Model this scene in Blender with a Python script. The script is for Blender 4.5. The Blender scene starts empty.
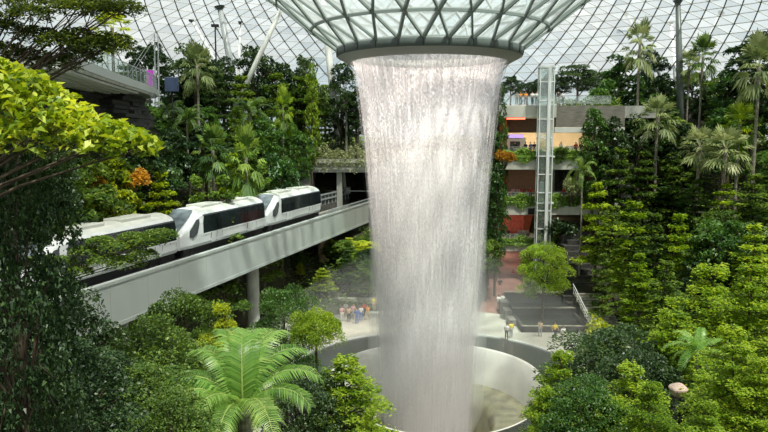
import bpy, bmesh, math, random
import numpy as np
from mathutils import Vector, Matrix
PI = math.pi
rnd = random.Random(7)
sc = bpy.context.scene
COL = sc.collection
# ------------------------------------------------------------------ camera
FPX = 680.0
EYE = Vector((0, 0, 20))
TH = math.atan(76 / FPX)
cS, sS = math.cos(TH), math.sin(TH)
cam_d = bpy.data.cameras.new('camera')
cam_d.lens = FPX / 768 * 36; cam_d.sensor_width = 36; cam_d.clip_end = 600
cam = bpy.data.objects.new('camera', cam_d); COL.objects.link(cam)
cam.location = EYE; cam.rotation_euler = (PI / 2 - TH, 0, 0)
sc.camera = cam

def ray(px, py):
    a = (px - 384) / FPX; b = (216 - py) / FPX
    return Vector((a, cS + b * sS, -sS + b * cS))
def at(px, py, Y):                      # photo pixel at depth Y -> world point
    d = ray(px, py); return EYE + d * (Y / d.y)
def gat(px, py, z=0.0):                 # photo pixel on the level z
    d = ray(px, py); return EYE + d * ((z - EYE.z) / d.z)

AX, AY = 3.75, 57.7                     # axis of the waterfall
T0 = Vector((-14.307, 54.0)); TU = Vector((.2588, .9659)); TN = Vector((-.9659, .2588))   # track line
def sst(a, b, x):
    t = min(1, max(0, (x - a) / (b - a))); return t * t * (3 - 2 * t)
def toff(x, y): return (x - T0.x) * TN.x + (y - T0.y) * TN.y
def terr(x, y):
    r = math.hypot(x - AX, y - AY)
    h = 19.5 * (max(0, r - 20) / 40) ** 1.15 if r < 60 else 19.5
    o = toff(x, y)
    if o > -3 and r > 17:
        lim = 6.8 + max(0, o - 5) * .85
        if o > 5: h = max(h, min(20, lim) * sst(17, 24, r))
        elif y > 28: h = min(h, 6.8)
    # plaza, path and cascade cut into the slope, up to the terraces
    m = sst(6.5, 9.5, x) * (1 - sst(28, 33, x)) * sst(60, 66, y) * (1 - sst(116, 119, y))
    path = 0.0 if y < 82 else min(3.2, (y - 82) * .135)
    if x > 20.5 and y > 74: path = max(path, min(9, (y - 74) * .45 * sst(20.5, 23, x)))
    return h * (1 - m) + path * m

# ------------------------------------------------------------------ materials
MATS = {}
def nodes(name):
    m = bpy.data.materials.new(name); m.use_nodes = True
    nt = m.node_tree; nt.nodes.clear()
    return m, nt, nt.nodes.new('ShaderNodeOutputMaterial')
def pbr(name, col, rough=.6, metal=0, noise=0, nscale=3, bump=0, spec=.4, emit=None, es=0, stretch=None, col2=None):
    m, nt, out = nodes(name); N = nt.nodes; L = nt.links
    b = N.new('ShaderNodeBsdfPrincipled'); L.new(b.outputs[0], out.inputs[0])
    b.inputs['Base Color'].default_value = (*col, 1); b.inputs['Roughness'].default_value = rough
    b.inputs['Metallic'].default_value = metal; b.inputs['Specular IOR Level'].default_value = spec
    if noise or bump or col2:
        tc = N.new('ShaderNodeTexCoord'); mp = N.new('ShaderNodeMapping')
        if stretch: mp.inputs['Scale'].default_value = stretch
        L.new(tc.outputs['Object'], mp.inputs[0])
        t = N.new('ShaderNodeTexNoise'); t.inputs['Scale'].default_value = nscale; t.inputs['Detail'].default_value = 6
        L.new(mp.outputs[0], t.inputs['Vector'])
        cr = N.new('ShaderNodeValToRGB')
        c2 = col2 or tuple(c * (1 - noise) for c in col)
        cr.color_ramp.elements[0].position = .35; cr.color_ramp.elements[1].position = .65
        cr.color_ramp.elements[0].color = (*c2, 1); cr.color_ramp.elements[1].color = (*[min(1, c * (1 + noise * .5)) for c in col], 1)
        L.new(t.outputs['Fac'], cr.inputs[0]); L.new(cr.outputs[0], b.inputs['Base Color'])
        if bump:
            bp = N.new('ShaderNodeBump'); bp.inputs['Strength'].default_value = bump; bp.inputs['Distance'].default_value = .1
            L.new(t.outputs['Fac'], bp.inputs['Height']); L.new(bp.outputs[0], b.inputs['Normal'])
    if emit:
        b.inputs['Emission Color'].default_value = (*emit, 1); b.inputs['Emission Strength'].default_value = es
    MATS[name] = m; return m

def leafmat(name, cols, trans=.35, rough=.5):
    """cols: list of (pos, rgb) over the per-leaf random value; each tree shifts a little as a whole"""
    m, nt, out = nodes(name); N = nt.nodes; L = nt.links
    at_ = N.new('ShaderNodeAttribute'); at_.attribute_name = 'rnd'
    oi = N.new('ShaderNodeObjectInfo')
    mr = N.new('ShaderNodeMath'); mr.operation = 'MULTIPLY_ADD'; mr.inputs[1].default_value = .4; mr.inputs[2].default_value = -.2
    L.new(oi.outputs['Random'], mr.inputs[0])
    ad = N.new('ShaderNodeMath'); ad.operation = 'ADD'; L.new(at_.outputs['Fac'], ad.inputs[0]); L.new(mr.outputs[0], ad.inputs[1])
    cr = N.new('ShaderNodeValToRGB'); e = cr.color_ramp.elements
    e[0].position = cols[0][0]; e[0].color = (*cols[0][1], 1)
    e[1].position = cols[-1][0]; e[1].color = (*cols[-1][1], 1)
    for p, c in cols[1:-1]:
        k = e.new(p); k.color = (*c, 1)
    L.new(ad.outputs[0], cr.inputs[0])
    b = N.new('ShaderNodeBsdfPrincipled'); b.inputs['Roughness'].default_value = rough
    b.inputs['Specular IOR Level'].default_value = .45
    tr = N.new('ShaderNodeBsdfTranslucent')
    hs = N.new('ShaderNodeHueSaturation'); hs.inputs['Hue'].default_value = .485; hs.inputs['Saturation'].default_value = 1.1; hs.inputs['Value'].default_value = 1.5
    L.new(cr.outputs[0], b.inputs['Base Color']); L.new(cr.outputs[0], hs.inputs['Color']); L.new(hs.outputs[0], tr.inputs[0])
    mx = N.new('ShaderNodeMixShader'); mx.inputs[0].default_value = trans
    L.new(b.outputs[0], mx.inputs[1]); L.new(tr.outputs[0], mx.inputs[2]); L.new(mx.outputs[0], out.inputs[0])
    MATS[name] = m; return m

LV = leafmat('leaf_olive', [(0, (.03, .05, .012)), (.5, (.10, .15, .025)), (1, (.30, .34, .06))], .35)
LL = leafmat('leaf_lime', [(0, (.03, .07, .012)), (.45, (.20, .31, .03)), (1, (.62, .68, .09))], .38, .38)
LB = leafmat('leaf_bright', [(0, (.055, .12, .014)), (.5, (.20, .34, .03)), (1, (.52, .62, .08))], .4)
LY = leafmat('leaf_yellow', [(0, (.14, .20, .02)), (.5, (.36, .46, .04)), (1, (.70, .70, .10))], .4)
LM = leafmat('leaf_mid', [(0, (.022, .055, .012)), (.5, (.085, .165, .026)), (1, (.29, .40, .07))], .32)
LD = leafmat('leaf_dark', [(0, (.008, .022, .009)), (.5, (.028, .068, .02)), (1, (.11, .18, .05))], .22, .42)  # dark foliage; on the near-left trees this colour stands in for shade
LG = leafmat('leaf_green', [(0, (.014, .045, .012)), (.5, (.05, .13, .025)), (1, (.16, .30, .055))], .3, .42)
LP = leafmat('leaf_palegrey', [(0, (.12, .17, .06)), (.5, (.26, .32, .12)), (1, (.50, .52, .28))], .3)
LO = leafmat('leaf_orange', [(0, (.18, .12, .02)), (.5, (.5, .25, .03)), (1, (.8, .5, .08))], .35)
LC = leafmat('leaf_coconut', [(0, (.08, .20, .035)), (.5, (.20, .38, .07)), (1, (.42, .58, .16))], .4, .35)
BARK = pbr('bark_brown', (.10, .075, .05), .9, noise=.4, nscale=4, bump=.4, stretch=(3, 3, .6))
BARKG = pbr('bark_grey', (.26, .24, .19), .9, noise=.35, nscale=3, bump=.3, stretch=(1, 1, 4))
SOIL = pbr('soil_mulch', (.045, .042, .025), 1, noise=.5, nscale=.8, col2=(.02, .03, .012))
CONC = pbr('concrete_grey', (.36, .37, .33), .85, noise=.25, nscale=1.2, bump=.1, stretch=(1, 1, .5))
CONCB = pbr('balcony_concrete', (.56, .56, .49), .8, noise=.15, nscale=.8)
CONCL = pbr('concrete_pale', (.62, .64, .60), .6, noise=.05, nscale=.6)
GIRD = pbr('girder_paint', (.385, .415, .395), .45, noise=.07, nscale=.35, stretch=(1, 1, .2))
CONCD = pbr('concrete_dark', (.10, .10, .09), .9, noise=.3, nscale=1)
STONE = pbr('stone_dark', (.055, .055, .048), .8, noise=.5, nscale=2.2, bump=.5, stretch=(1, 1, 5))
STONEL = pbr('stone_pale', (.28, .27, .22), .8, noise=.4, nscale=2, bump=.3)
PLAZA = pbr('plaza_paving', (.44, .43, .36), .75, noise=.12, nscale=.5)
BRICK = pbr('red_paving', (.27, .14, .11), .8, noise=.25, nscale=.8)
WOODP = pbr('timber_grey', (.20, .19, .16), .8, noise=.35, nscale=2, stretch=(.5, .5, 9))
STEELD = pbr('steel_dark', (.105, .125, .115), .4, noise=.1, nscale=1)
STEELG = pbr('steel_grey', (.30, .33, .33), .4)
STEELW = pbr('steel_white', (.72, .74, .73), .4)
WHITE = pbr('white_paint', (.64, .66, .66), .28, noise=.03, nscale=.5)
WHITEG = pbr('white_roof_paint', (.55, .56, .51), .4, noise=.12, nscale=.9)
BLACK = pbr('black_rubber', (.012, .012, .013), .6)
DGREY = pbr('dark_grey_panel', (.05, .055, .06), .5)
GLASSD = pbr('tinted_window', (.012, .018, .02), .08, spec=.8)
GLASSG = pbr('windshield_grey', (.16, .19, .21), .12, spec=.8, noise=.4, nscale=2)
WARM = pbr('warm_plaster', (.62, .50, .34), .7, noise=.1, nscale=.5)
TERRA = pbr('terracotta_wall', (.45, .13, .06), .7, noise=.3, nscale=.7)
PURPLE = pbr('purple_fabric', (.55, .06, .60), .6)
REDL = pbr('red_lamp', (.8, .1, .05), .5, emit=(1, .12, .06), es=5)
LAMPW = pbr('lamp_warm', (.9, .8, .6), .5, emit=(1, .72, .42), es=7)
LAMPC = pbr('lamp_cool', (.9, .9, .9), .5, emit=(.8, .75, 1), es=1.5)
BOULD = pbr('boulder_pink', (.55, .42, .36), .85, noise=.3, nscale=2)
def glassy(name, tint, alpha_opaque, rough=.05, gl=.12):
    m, nt, out = nodes(name); N = nt.nodes; L = nt.links
    t = N.new('ShaderNodeBsdfTransparent'); t.inputs[0].default_value = (*tint, 1)
    g = N.new('ShaderNodeBsdfGlossy'); g.inputs['Roughness'].default_value = rough
    d = N.new('ShaderNodeBsdfDiffuse'); d.inputs[0].default_value = (.8, .85, .83, 1)
    m1 = N.new('ShaderNodeMixShader'); m1.inputs[0].default_value = gl
    m2 = N.new('ShaderNodeMixShader'); m2.inputs[0].default_value = alpha_opaque
    L.new(t.outputs[0], m1.inputs[1]); L.new(g.outputs[0], m1.inputs[2])
    L.new(m1.outputs[0], m2.inputs[1]); L.new(d.outputs[0], m2.inputs[2]); L.new(m2.outputs[0], out.inputs[0])
    MATS[name] = m; return m
GLASSC = glassy('clear_glass', (.9, .95, .93), .05)
def frost(name, mix, lo, hi, tint):
    m, nt, out = nodes(name); N = nt.nodes; L = nt.links
    a = N.new('ShaderNodeAttribute'); a.attribute_name = 'rnd'
    cr = N.new('ShaderNodeValToRGB'); cr.color_ramp.elements[0].color = (lo, lo * 1.04, lo * 1.05, 1); cr.color_ramp.elements[1].color = (hi, hi * 1.01, hi * 1.01, 1)
    L.new(a.outputs['Fac'], cr.inputs[0])
    t = N.new('ShaderNodeBsdfTransparent'); t.inputs[0].default_value = (*tint, 1)
    tl = N.new('ShaderNodeBsdfTranslucent'); L.new(cr.outputs[0], tl.inputs[0])
    df = N.new('ShaderNodeBsdfDiffuse'); L.new(cr.outputs[0], df.inputs[0])
    m0 = N.new('ShaderNodeMixShader'); m0.inputs[0].default_value = .5
    L.new(df.outputs[0], m0.inputs[1]); L.new(tl.outputs[0], m0.inputs[2])
    m1 = N.new('ShaderNodeMixShader'); m1.inputs[0].default_value = mix
    L.new(t.outputs[0], m1.inputs[1]); L.new(m0.outputs[0], m1.inputs[2]); L.new(m1.outputs[0], out.inputs[0])
    return m
ROOFG = frost('roof_glass', .5, .34, .66, (.90, .93, .93))
FUNG = frost('funnel_glass', .36, .58, .72, (.84, .94, .95))

# ------------------------------------------------------------------ mesh builders
class MB:
    def __init__(s): s.v = []; s.f = []; s.m = []; s.r = []
    def quadv(s, vs, fs, mi=0):
        b = len(s.v); s.v += [tuple(v) for v in vs]
        for f in fs: s.f.append(tuple(b + i for i in f)); s.m.append(mi)
    def box(s, lo, hi, M=None, mi=0):
        x0, y0, z0 = lo; x1, y1, z1 = hi
        vs = [Vector(p) for p in ((x0, y0, z0), (x1, y0, z0), (x1, y1, z0), (x0, y1, z0), (x0, y0, z1), (x1, y0, z1), (x1, y1, z1), (x0, y1, z1))]
        if M is not None: vs = [M @ v for v in vs]
        s.quadv(vs, ((0, 3, 2, 1), (4, 5, 6, 7), (0, 1, 5, 4), (1, 2, 6, 5), (2, 3, 7, 6), (3, 0, 4, 7)), mi)
    def tube(s, pts, rads, n=6, mi=0, cap=True):
        pts = [Vector(p) for p in pts]
        if not hasattr(rads, '__len__'): rads = [rads] * len(pts)
        b = len(s.v)
        for i, p in enumerate(pts):
            t = (pts[min(i + 1, len(pts) - 1)] - pts[max(i - 1, 0)]).normalized()
            u = t.orthogonal().normalized() if i == 0 else (u - t * u.dot(t)).normalized()
            w = t.cross(u)
            for k in range(n):
                a = 2 * PI * k / n
                s.v.append(tuple(p + (u * math.cos(a) + w * math.sin(a)) * rads[i]))
        for i in range(len(pts) - 1):
            for k in range(n):
                s.f.append((b + i * n + k, b + i * n + (k + 1) % n, b + (i + 1) * n + (k + 1) % n, b + (i + 1) * n + k)); s.m.append(mi)
        if cap:
            s.f.append(tuple(b + k for k in reversed(range(n)))); s.m.append(mi)
            s.f.append(tuple(b + (len(pts) - 1) * n + k for k in range(n))); s.m.append(mi)
    def bar(s, a, b, w, h, mi=0):      # rectangular bar, w across, h along the surface normal hint (up)
        a = Vector(a); b = Vector(b); t = (b - a).normalized()
        up = Vector((0, 0, 1)) if abs(t.z) < .95 else Vector((1, 0, 0))
        x = t.cross(up).normalized() * w / 2; z = x.cross(t).normalized() * h / 2
        s.quadv([a - x - z, a + x - z, a + x + z, a - x + z, b - x - z, b + x - z, b + x + z, b - x + z],
                ((0, 1, 2, 3), (7, 6, 5, 4), (0, 4, 5, 1), (1, 5, 6, 2), (2, 6, 7, 3), (3, 7, 4, 0)), mi)
    def lathe(s, prof, n=96, c=(0, 0, 0), mi=0, a0=0, a1=2 * PI):
        full = abs(a1 - a0 - 2 * PI) < 1e-6; b = len(s.v); m = n if full else n + 1
        for r, z in prof:
            for k in range(m):
                a = a0 + (a1 - a0) * k / n; s.v.append((c[0] + r * math.cos(a), c[1] + r * math.sin(a), c[2] + z))
        for i in range(len(prof) - 1):
            for k in range(n):
                k2 = (k + 1) % m
                s.f.append((b + i * m + k, b + i * m + k2, b + (i + 1) * m + k2, b + (i + 1) * m + k)); s.m.append(mi)
    def mesh(s, name, mats, smooth=False):
        me = bpy.data.meshes.new(name); me.from_pydata(s.v, [], s.f)
        for m in (mats if isinstance(mats, (list, tuple)) else [mats]): me.materials.append(m)
        me.polygons.foreach_set('material_index', s.m)
        if smooth: me.polygons.foreach_set('use_smooth', [True] * len(s.f))
        me.update(); return me
def obj(name, me, parent=None, loc=None):
    o = bpy.data.objects.new(name, me); COL.objects.link(o)
    if parent is not None: o.parent = parent
    if loc is not None: o.location = loc
    return o
def tag(o, label=None, cat=None, group=None, kind=None):
    if label: o['label'] = label
    if cat: o['category'] = cat
    if group: o['group'] = group
    if kind: o['kind'] = kind
    return o
def empty(name, loc=(0, 0, 0), rz=0):
    o = bpy.data.objects.new(name, None); COL.objects.link(o); o.location = loc; o.rotation_euler = (0, 0, rz); o.empty_display_size = .2; return o
def bake(o):
    """apply the modifiers of o without operators"""
    dg = bpy.context.evaluated_depsgraph_get(); dg.update()
    me = bpy.data.meshes.new_from_object(o.evaluated_get(dg)); o.modifiers.clear(); o.data = me; return o
def bevel(o, w=.05, seg=2):
    m = o.modifiers.new('bevel', 'BEVEL'); m.width = w; m.segments = seg; m.limit_method = 'ANGLE'; return o

# ---- foliage in numpy
def leaf_arrays(P, size, rng, up=.6, asp=.5, dirs=None, szvar=.35, fold=.18):
    """P (n,3) leaf centres; rhombic folded leaves, normals biased upwards"""
    n = len(P); nrm = rng.normal(size=(n, 3)); nrm /= np.linalg.norm(nrm, axis=1)[:, None]
    nrm[:, 2] = np.abs(nrm[:, 2]); nrm = nrm * (1 - up) + np.array([0, 0, 1]) * up
    nrm /= np.linalg.norm(nrm, axis=1)[:, None]
    d = rng.normal(size=(n, 3)) if dirs is None else dirs + rng.normal(size=(n, 3)) * .45
    d -= nrm * np.sum(d * nrm, axis=1)[:, None]; d /= np.linalg.norm(d, axis=1)[:, None] + 1e-9
    w = np.cross(nrm, d); s = size * (1 + rng.uniform(-szvar, szvar, n))[:, None]
    a = P - d * s * .5; c = P + d * s * .5 - nrm * s * .08
    b = P + w * s * asp * .5 + nrm * s * fold - d * s * .06; e = P - w * s * asp * .5 + nrm * s * fold - d * s * .06
    V = np.stack([a, b, c, e], 1).reshape(-1, 3)
    F = np.arange(n * 4).reshape(-1, 4)
    return V, F
def np_mesh(name, V, F, mat, r=None, rng=None):
    me = bpy.data.meshes.new(name); nf, k = F.shape
    me.vertices.add(len(V)); me.vertices.foreach_set('co', np.ascontiguousarray(V, dtype=np.float32).ravel())
    me.loops.add(nf * k); me.loops.foreach_set('vertex_index', np.ascontiguousarray(F, dtype=np.int32).ravel())
    me.polygons.add(nf); me.polygons.foreach_set('loop_start', np.arange(0, nf * k, k, dtype=np.int32))
    me.polygons.foreach_set('loop_total', np.full(nf, k, dtype=np.int32))
    me.update(calc_edges=True)
    if r is None: r = (rng or np.random.default_rng(1)).uniform(0, 1, nf)
    at_ = me.attributes.new('rnd', 'FLOAT', 'FACE'); at_.data.foreach_set('value', np.asarray(r, dtype=np.float32))
    me.materials.append(mat); return me
def blob_pts(c, rad, n, rng, shell=.55, top=True):
    d = rng.normal(size=(n, 3)); d /= np.linalg.norm(d, axis=1)[:, None]
    if top: d[:, 2] = np.where(d[:, 2] < -.35, -d[:, 2], d[:, 2])
    q = (shell + (1 - shell) * rng.uniform(0, 1, n) ** .5)[:, None]
    return np.array(c) + d * q * np.array(rad), d
# ------------------------------------------------------------------ plant prototypes (unit: metres, base at origin)
def p_tiered(seed, h=12, R=3.0, tiers=9, nb=6, per=75, ls=.3, mat=None, start=.28, thick=.24):
    rg = np.random.default_rng(seed); rr = random.Random(seed); tb = MB()
    lean = [(0, 0, -.6)] + [(rr.uniform(-.12, .12) * h / 12 * k, rr.uniform(-.12, .12) * h / 12 * k, h * k / 5) for k in range(1, 6)]
    tb.tube(lean, [.014 * h + .02] + [(.013 * h) * (1 - k / 5.6) + .015 for k in range(1, 6)], 7)
    Ps = []; Rs = []
    for t in range(tiers):
        q = start + (1 - start) * t / (tiers - .6); z = h * q
        Rt = R * (1 - ((q - start) / (1 - start)) ** 1.7 * .82) * rr.uniform(.75, 1.1)
        a0 = rr.uniform(0, 6.28)
        for k in range(nb):
            a = a0 + 2 * PI * k / nb + rr.uniform(-.3, .3); L = Rt * rr.uniform(.6, 1.12)
            dz = rr.uniform(-.12, .17) * h / 10
            e = (math.cos(a) * L, math.sin(a) * L, z + dz)
            tb.tube([(0, 0, z - .12), (e[0] * .5, e[1] * .5, z + dz * .4 + .02), (e[0] * .92, e[1] * .92, e[2] - .05)], [.05, .032, .014], 4, cap=False)
            m = int(per * L / R) + 14
            s = rg.uniform(.22, 1.0, m) ** .75
            w = L * .36 * (1.15 - .6 * s) * rg.normal(size=m) * .75
            px = np.stack([math.cos(a) * L * s - math.sin(a) * w, math.sin(a) * L * s + math.cos(a) * w,
                           z + dz * s + rg.normal(size=m) * thick * .5 + .1 - .18 * (s ** 3) * rr.uniform(0, 1.2)], 1)
            Ps.append(px); Rs.append(np.clip(rg.normal(.5, .2, m) + rr.uniform(-.14, .14), 0, 1))
    P = np.concatenate(Ps); V, F = leaf_arrays(P, ls, rg, up=.72)
    return np_mesh('crown', V, F, mat, np.concatenate(Rs)), tb.mesh('trunk', BARK)
def p_broad(seed, h=9, R=3, Hc=3.4, blobs=30, per=130, ls=.3, mat=None, zc=None, bark=None, up=.5, brad=.34, tr=1.0):
    rg = np.random.default_rng(seed); rr = random.Random(seed); tb = MB(); zc = zc or h - Hc
    tb.tube([(0, 0, -.6), (.1, .05, zc * .5), (0, 0, zc), (.05, 0, zc + Hc * .5)], [(.02 * h + .05) * tr, (.016 * h + .03) * tr, (.013 * h + .02) * tr, .02], 7)
    Ps = []; Rs = []
    for k in range(blobs):
        a = k * 2.399 + rr.uniform(-.3, .3); u = 1 - 1.7 * (k + .5) / blobs; s = math.sqrt(max(0, 1 - u * u)); q = rr.uniform(.55, .88)
        c = (math.cos(a) * s * R * q, math.sin(a) * s * R * q, zc + u * Hc * q)
        br = R * brad * rr.uniform(.7, 1.25)
        p, d = blob_pts(c, (br, br, br * .62), per, rg, .5)
        Ps.append(p); Rs.append(np.clip(rg.normal(.5, .18, per) + rr.uniform(-.15, .15), 0, 1))
        if k % 2 == 0: tb.tube([(0, 0, zc - Hc * .35), (c[0] * .5, c[1] * .5, (zc + c[2]) / 2), c], [.07, .045, .015], 4, cap=False)
    P = np.concatenate(Ps); V, F = leaf_arrays(P, ls, rg, up=up)
    return np_mesh('crown', V, F, mat, np.concatenate(Rs)), tb.mesh('trunk', bark or BARK)
def p_shrub(seed, R=1.4, H=1.6, n=1500, ls=.26, mat=None):
    rg = np.random.default_rng(seed); rr = random.Random(seed); Ps = []
    tb = MB()
    for k in range(7):
        a = k * 2.4; c = (math.cos(a) * R * .45, math.sin(a) * R * .45, H * rr.uniform(.4, .8))
        p, d = blob_pts(c, (R * .55, R * .55, H * .4), n // 7, rg, .4); Ps.append(p)
        tb.tube([(0, 0, -.3), (c[0] * .6, c[1] * .6, c[2] * .6), c], [.05, .03, .012], 4, cap=False)
    P = np.concatenate(Ps); V, F = leaf_arrays(P, ls, rg, up=.5)
    return np_mesh('crown', V, F, mat, rng=rg), tb.mesh('trunk', BARK)
def fan_geo(base, dirv, L, rg, V, F, R, nb=13, spread=2.5, droop=.35, pet=.9):
    """one fan frond: stalk then pleated blades; appended as quads"""
    dirv = Vector(dirv).normalized(); base = Vector(base); side = dirv.cross(Vector((0, 0, 1)))
    if side.length < .1: side = Vector((1, 0, 0))
    side.normalize(); up = side.cross(dirv).normalized()
    hub = base + dirv * pet - Vector((0, 0, .12 * pet * (1 - dirv.z)))
    w = side * .02
    V += [base - w, base + w, hub + w, hub - w]; F.append([len(V) - 4 + i for i in range(4)]); R.append(.8)
    r0 = rg.uniform(.1, .9)
    for k in range(nb):
        a = (k / (nb - 1) - .5) * spread; d = dirv * math.cos(a) + side * math.sin(a)
        e = side * math.cos(a) - dirv * math.sin(a)
        l = L * (1 - .25 * abs(a) / 1.3) * rg.uniform(.9, 1.08)
        mid = hub + d * l * .55 - up * 0 + Vector((0, 0, -droop * .22 * l)); tip = hub + d * l * .92 + Vector((0, 0, -droop * l * rg.uniform(.6, 1.1)))
        hw = l * .085; lift = up * (.05 * l * (1 if k % 2 else -1))
        i = len(V); V += [hub, mid - e * hw + lift, mid + e * hw + lift, tip]
        F.append([i, i + 1, i + 3, i + 2]); R.append(min(1, max(0, r0 + rg.uniform(-.18, .18))))
def p_fan(seed, h=9, L=1.25, n=24, mat=None, bark=None, trunk_r=.13):
    rg = np.random.default_rng(seed); V = []; F = []; R = []
    for k in range(n):
        a = k * 2.399; el = 1.25 - 1.95 * (k / (n - 1)) ** 1.1
        d = (math.cos(a) * math.cos(el), math.sin(a) * math.cos(el), math.sin(el))
        fan_geo((0, 0, h - .15 + .1 * math.sin(el)), d, L * rg.uniform(.85, 1.1), rg, V, F, R, pet=L * rg.uniform(.6, .95), droop=.15 + .4 * k / n)
    tb = MB(); tb.tube([(0, 0, -.6), (.06, .04, h * .4), (.02, .05, h * .8), (0, 0, h)], [trunk_r * 1.4, trunk_r, trunk_r * .9, trunk_r * 1.1], 8)
    for k in range(10):
        z = h * (k + .5) / 10; tb.tube([(0.03, .04, z), (.03, .04, z + .06)], trunk_r * 1.12, 8)
    return np_mesh('crown', np.array([tuple(v) for v in V]), np.array(F), mat, R), tb.mesh('trunk', bark or BARKG)
def frond(L, mat, seed, nl=44, ll=.8, arch=.9, w=.05, el=.9, twist=0):
    """feather frond along +X rising then arching; leaflets hang off both sides"""
    rg = np.random.default_rng(seed); V = []; F = []; R = []
    pts = []; p = Vector((0, 0, 0)); a = el
    for i in range(25):
        pts.append(p.copy()); p = p + Vector((math.cos(a), 0, math.sin(a))) * L / 24; a -= arch * 2.0 / 24 * (0.5 + i / 24)
    def P(t): x = t * 24; i = min(23, int(x)); return pts[i].lerp(pts[i + 1], x - i)
    for k in range(nl):
        t = .12 + .88 * (k / (nl - 1)); c = P(t); tan = (P(min(1, t + .02)) - P(t - .02)).normalized()
        for s in (-1, 1):
            l = ll * math.sin(min(1, .25 + t * 1.1) * PI * .62 + .25) * rg.uniform(.88, 1.08) * (1 if t < .9 else .6)
            side = Vector((0, s, 0)); upv = side.cross(tan) * s
            d0 = (tan * .55 + side * 1.0 + Vector((0, 0, .15 + twist * s))).normalized()
            d1 = (tan * .55 + side * .75 + Vector((0, 0, -.75 + twist * s))).normalized()
            m = c + d0 * l * .5; e = m + d1 * l * .5
            ww = tan * w * .5 * (l / ll + .3)
            i = len(V); V += [c - ww * .6, c + ww * .6, m + ww, m - ww, e]
            r = rg.uniform(.2, .9)
            F.append([i, i + 1, i + 2, i + 3]); R.append(r); F.append([i + 3, i + 2, i + 4, i + 4]); R.append(r)
    Fq = np.array([f for f in F]);
    # degenerate quads become narrow quads
    V2 = [tuple(v) for v in V]
    for q, f in enumerate(Fq):
        if f[2] == f[3]:
            v = V[f[2]]; V2.append((v[0] + .004, v[1], v[2] + .002)); Fq[q][3] = len(V2) - 1
    me = np_mesh('frond', np.array(V2), Fq, mat, R)
    rb = MB(); rb.tube(pts[::3] + [pts[-1]], [.035 * (1 - .1 * i) + .004 for i in range(len(pts[::3]) + 1)], 5)
    return me, rb.mesh('midrib', MATS.get('rib_green') or pbr('rib_green', (.30, .38, .10), .5))
def p_feather(seed, h=8, L=2.6, n=14, mat=None, bark=None, ll=.6, trunk_r=.12):
    V = []; F = []; R = []; rg = np.random.default_rng(seed); off = 0
    for k in range(n):
        a = k * 2.399; el = 1.35 - 1.3 * (k / (n - 1))
        me, mr = frond(L * rg.uniform(.85, 1.1), mat, seed * 50 + k, 22, ll, .9, .09, el)
        nv = len(me.vertices); co = np.empty(nv * 3, dtype=np.float32); me.vertices.foreach_get('co', co); co = co.reshape(-1, 3)
        fi = np.empty(len(me.loops), dtype=np.int32); me.loops.foreach_get('vertex_index', fi)
        x = co[:, 0] * math.cos(a) - co[:, 1] * math.sin(a); y = co[:, 0] * math.sin(a) + co[:, 1] * math.cos(a)
        V.append(np.stack([x, y, co[:, 2] + h], 1)); F.append(fi.reshape(-1, 4) + off); off += nv
        R.append(np.clip(np.full(len(me.polygons), rg.uniform(.2, .8)) + rg.normal(size=len(me.polygons)) * .12, 0, 1))
        bpy.data.meshes.remove(me); bpy.data.meshes.remove(mr)
    tb = MB(); tb.tube([(0, 0, -.6), (.1, .04, h * .4), (0, .05, h * .8), (0, 0, h + .1)], [trunk_r * 1.5, trunk_r, trunk_r * .9, trunk_r], 8)
    for k in range(10):
        z = h * (k + .5) / 10; tb.tube([(0.04, .04, z), (.04, .04, z + .05)], trunk_r * 1.12, 8)
    return np_mesh('crown', np.concatenate(V), np.concatenate(F), mat, np.concatenate(R)), tb.mesh('trunk', bark or BARKG)

# proto: key -> (crown mesh, trunk mesh, nominal height, nominal radius)
PR = {}
def proto(key, fn, hn, rn, /, **k):
    PR[key] = (*fn(**k), hn, rn)
for i in range(3):
    proto('T%d' % i, p_tiered, 12.3, 3.0, seed=11 + i, mat=LM, per=110, ls=.40, tiers=(9, 10, 8)[i])
    proto('B%d' % i, p_broad, 9, 3.0, seed=31 + i, mat=LD, per=120, ls=.38)
    proto('C%d' % i, p_broad, 12, 2.2, seed=41 + i, h=12, R=2.2, Hc=5.4, zc=6.4, blobs=46, per=85, ls=.38, mat=LD, brad=.42)
proto('U0', p_tiered, 9.4, 3.4, seed=21, h=9, R=3.4, mat=LB, per=330, ls=.20, tiers=9, nb=8, start=.2)   # nearer trees, finer leaves
proto('U1', p_tiered, 9.4, 3.4, seed=22, h=9, R=3.4, mat=LB, per=330, ls=.20, tiers=9, nb=8, start=.25)
proto('D0', p_broad, 7.5, 3.0, seed=51, h=7.5, Hc=3.4, mat=LD, per=420, ls=.17, blobs=34)
proto('D1', p_broad, 7.5, 3.0, seed=52, h=7.5, Hc=3.2, mat=LD, per=420, ls=.17, blobs=34)
proto('F0', p_fan, 9, 2.2, seed=61, mat=LP)
proto('F1', p_fan, 9, 2.2, seed=62, mat=LM, n=28)
proto('P0', p_feather, 10, 2.8, seed=71, mat=LM)
proto('P1', p_feather, 10, 2.8, seed=72, mat=LM, n=11)
proto('S0', p_shrub, 1.8, 1.4, seed=81, mat=LM)
proto('S1', p_shrub, 1.8, 1.4, seed=82, mat=LM)
proto('L0', p_broad, 10, 1.9, seed=91, h=10, R=1.9, Hc=2.0, zc=7.6, blobs=15, per=90, ls=.3, mat=LM, bark=BARKG)  # slender pole tree

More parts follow.
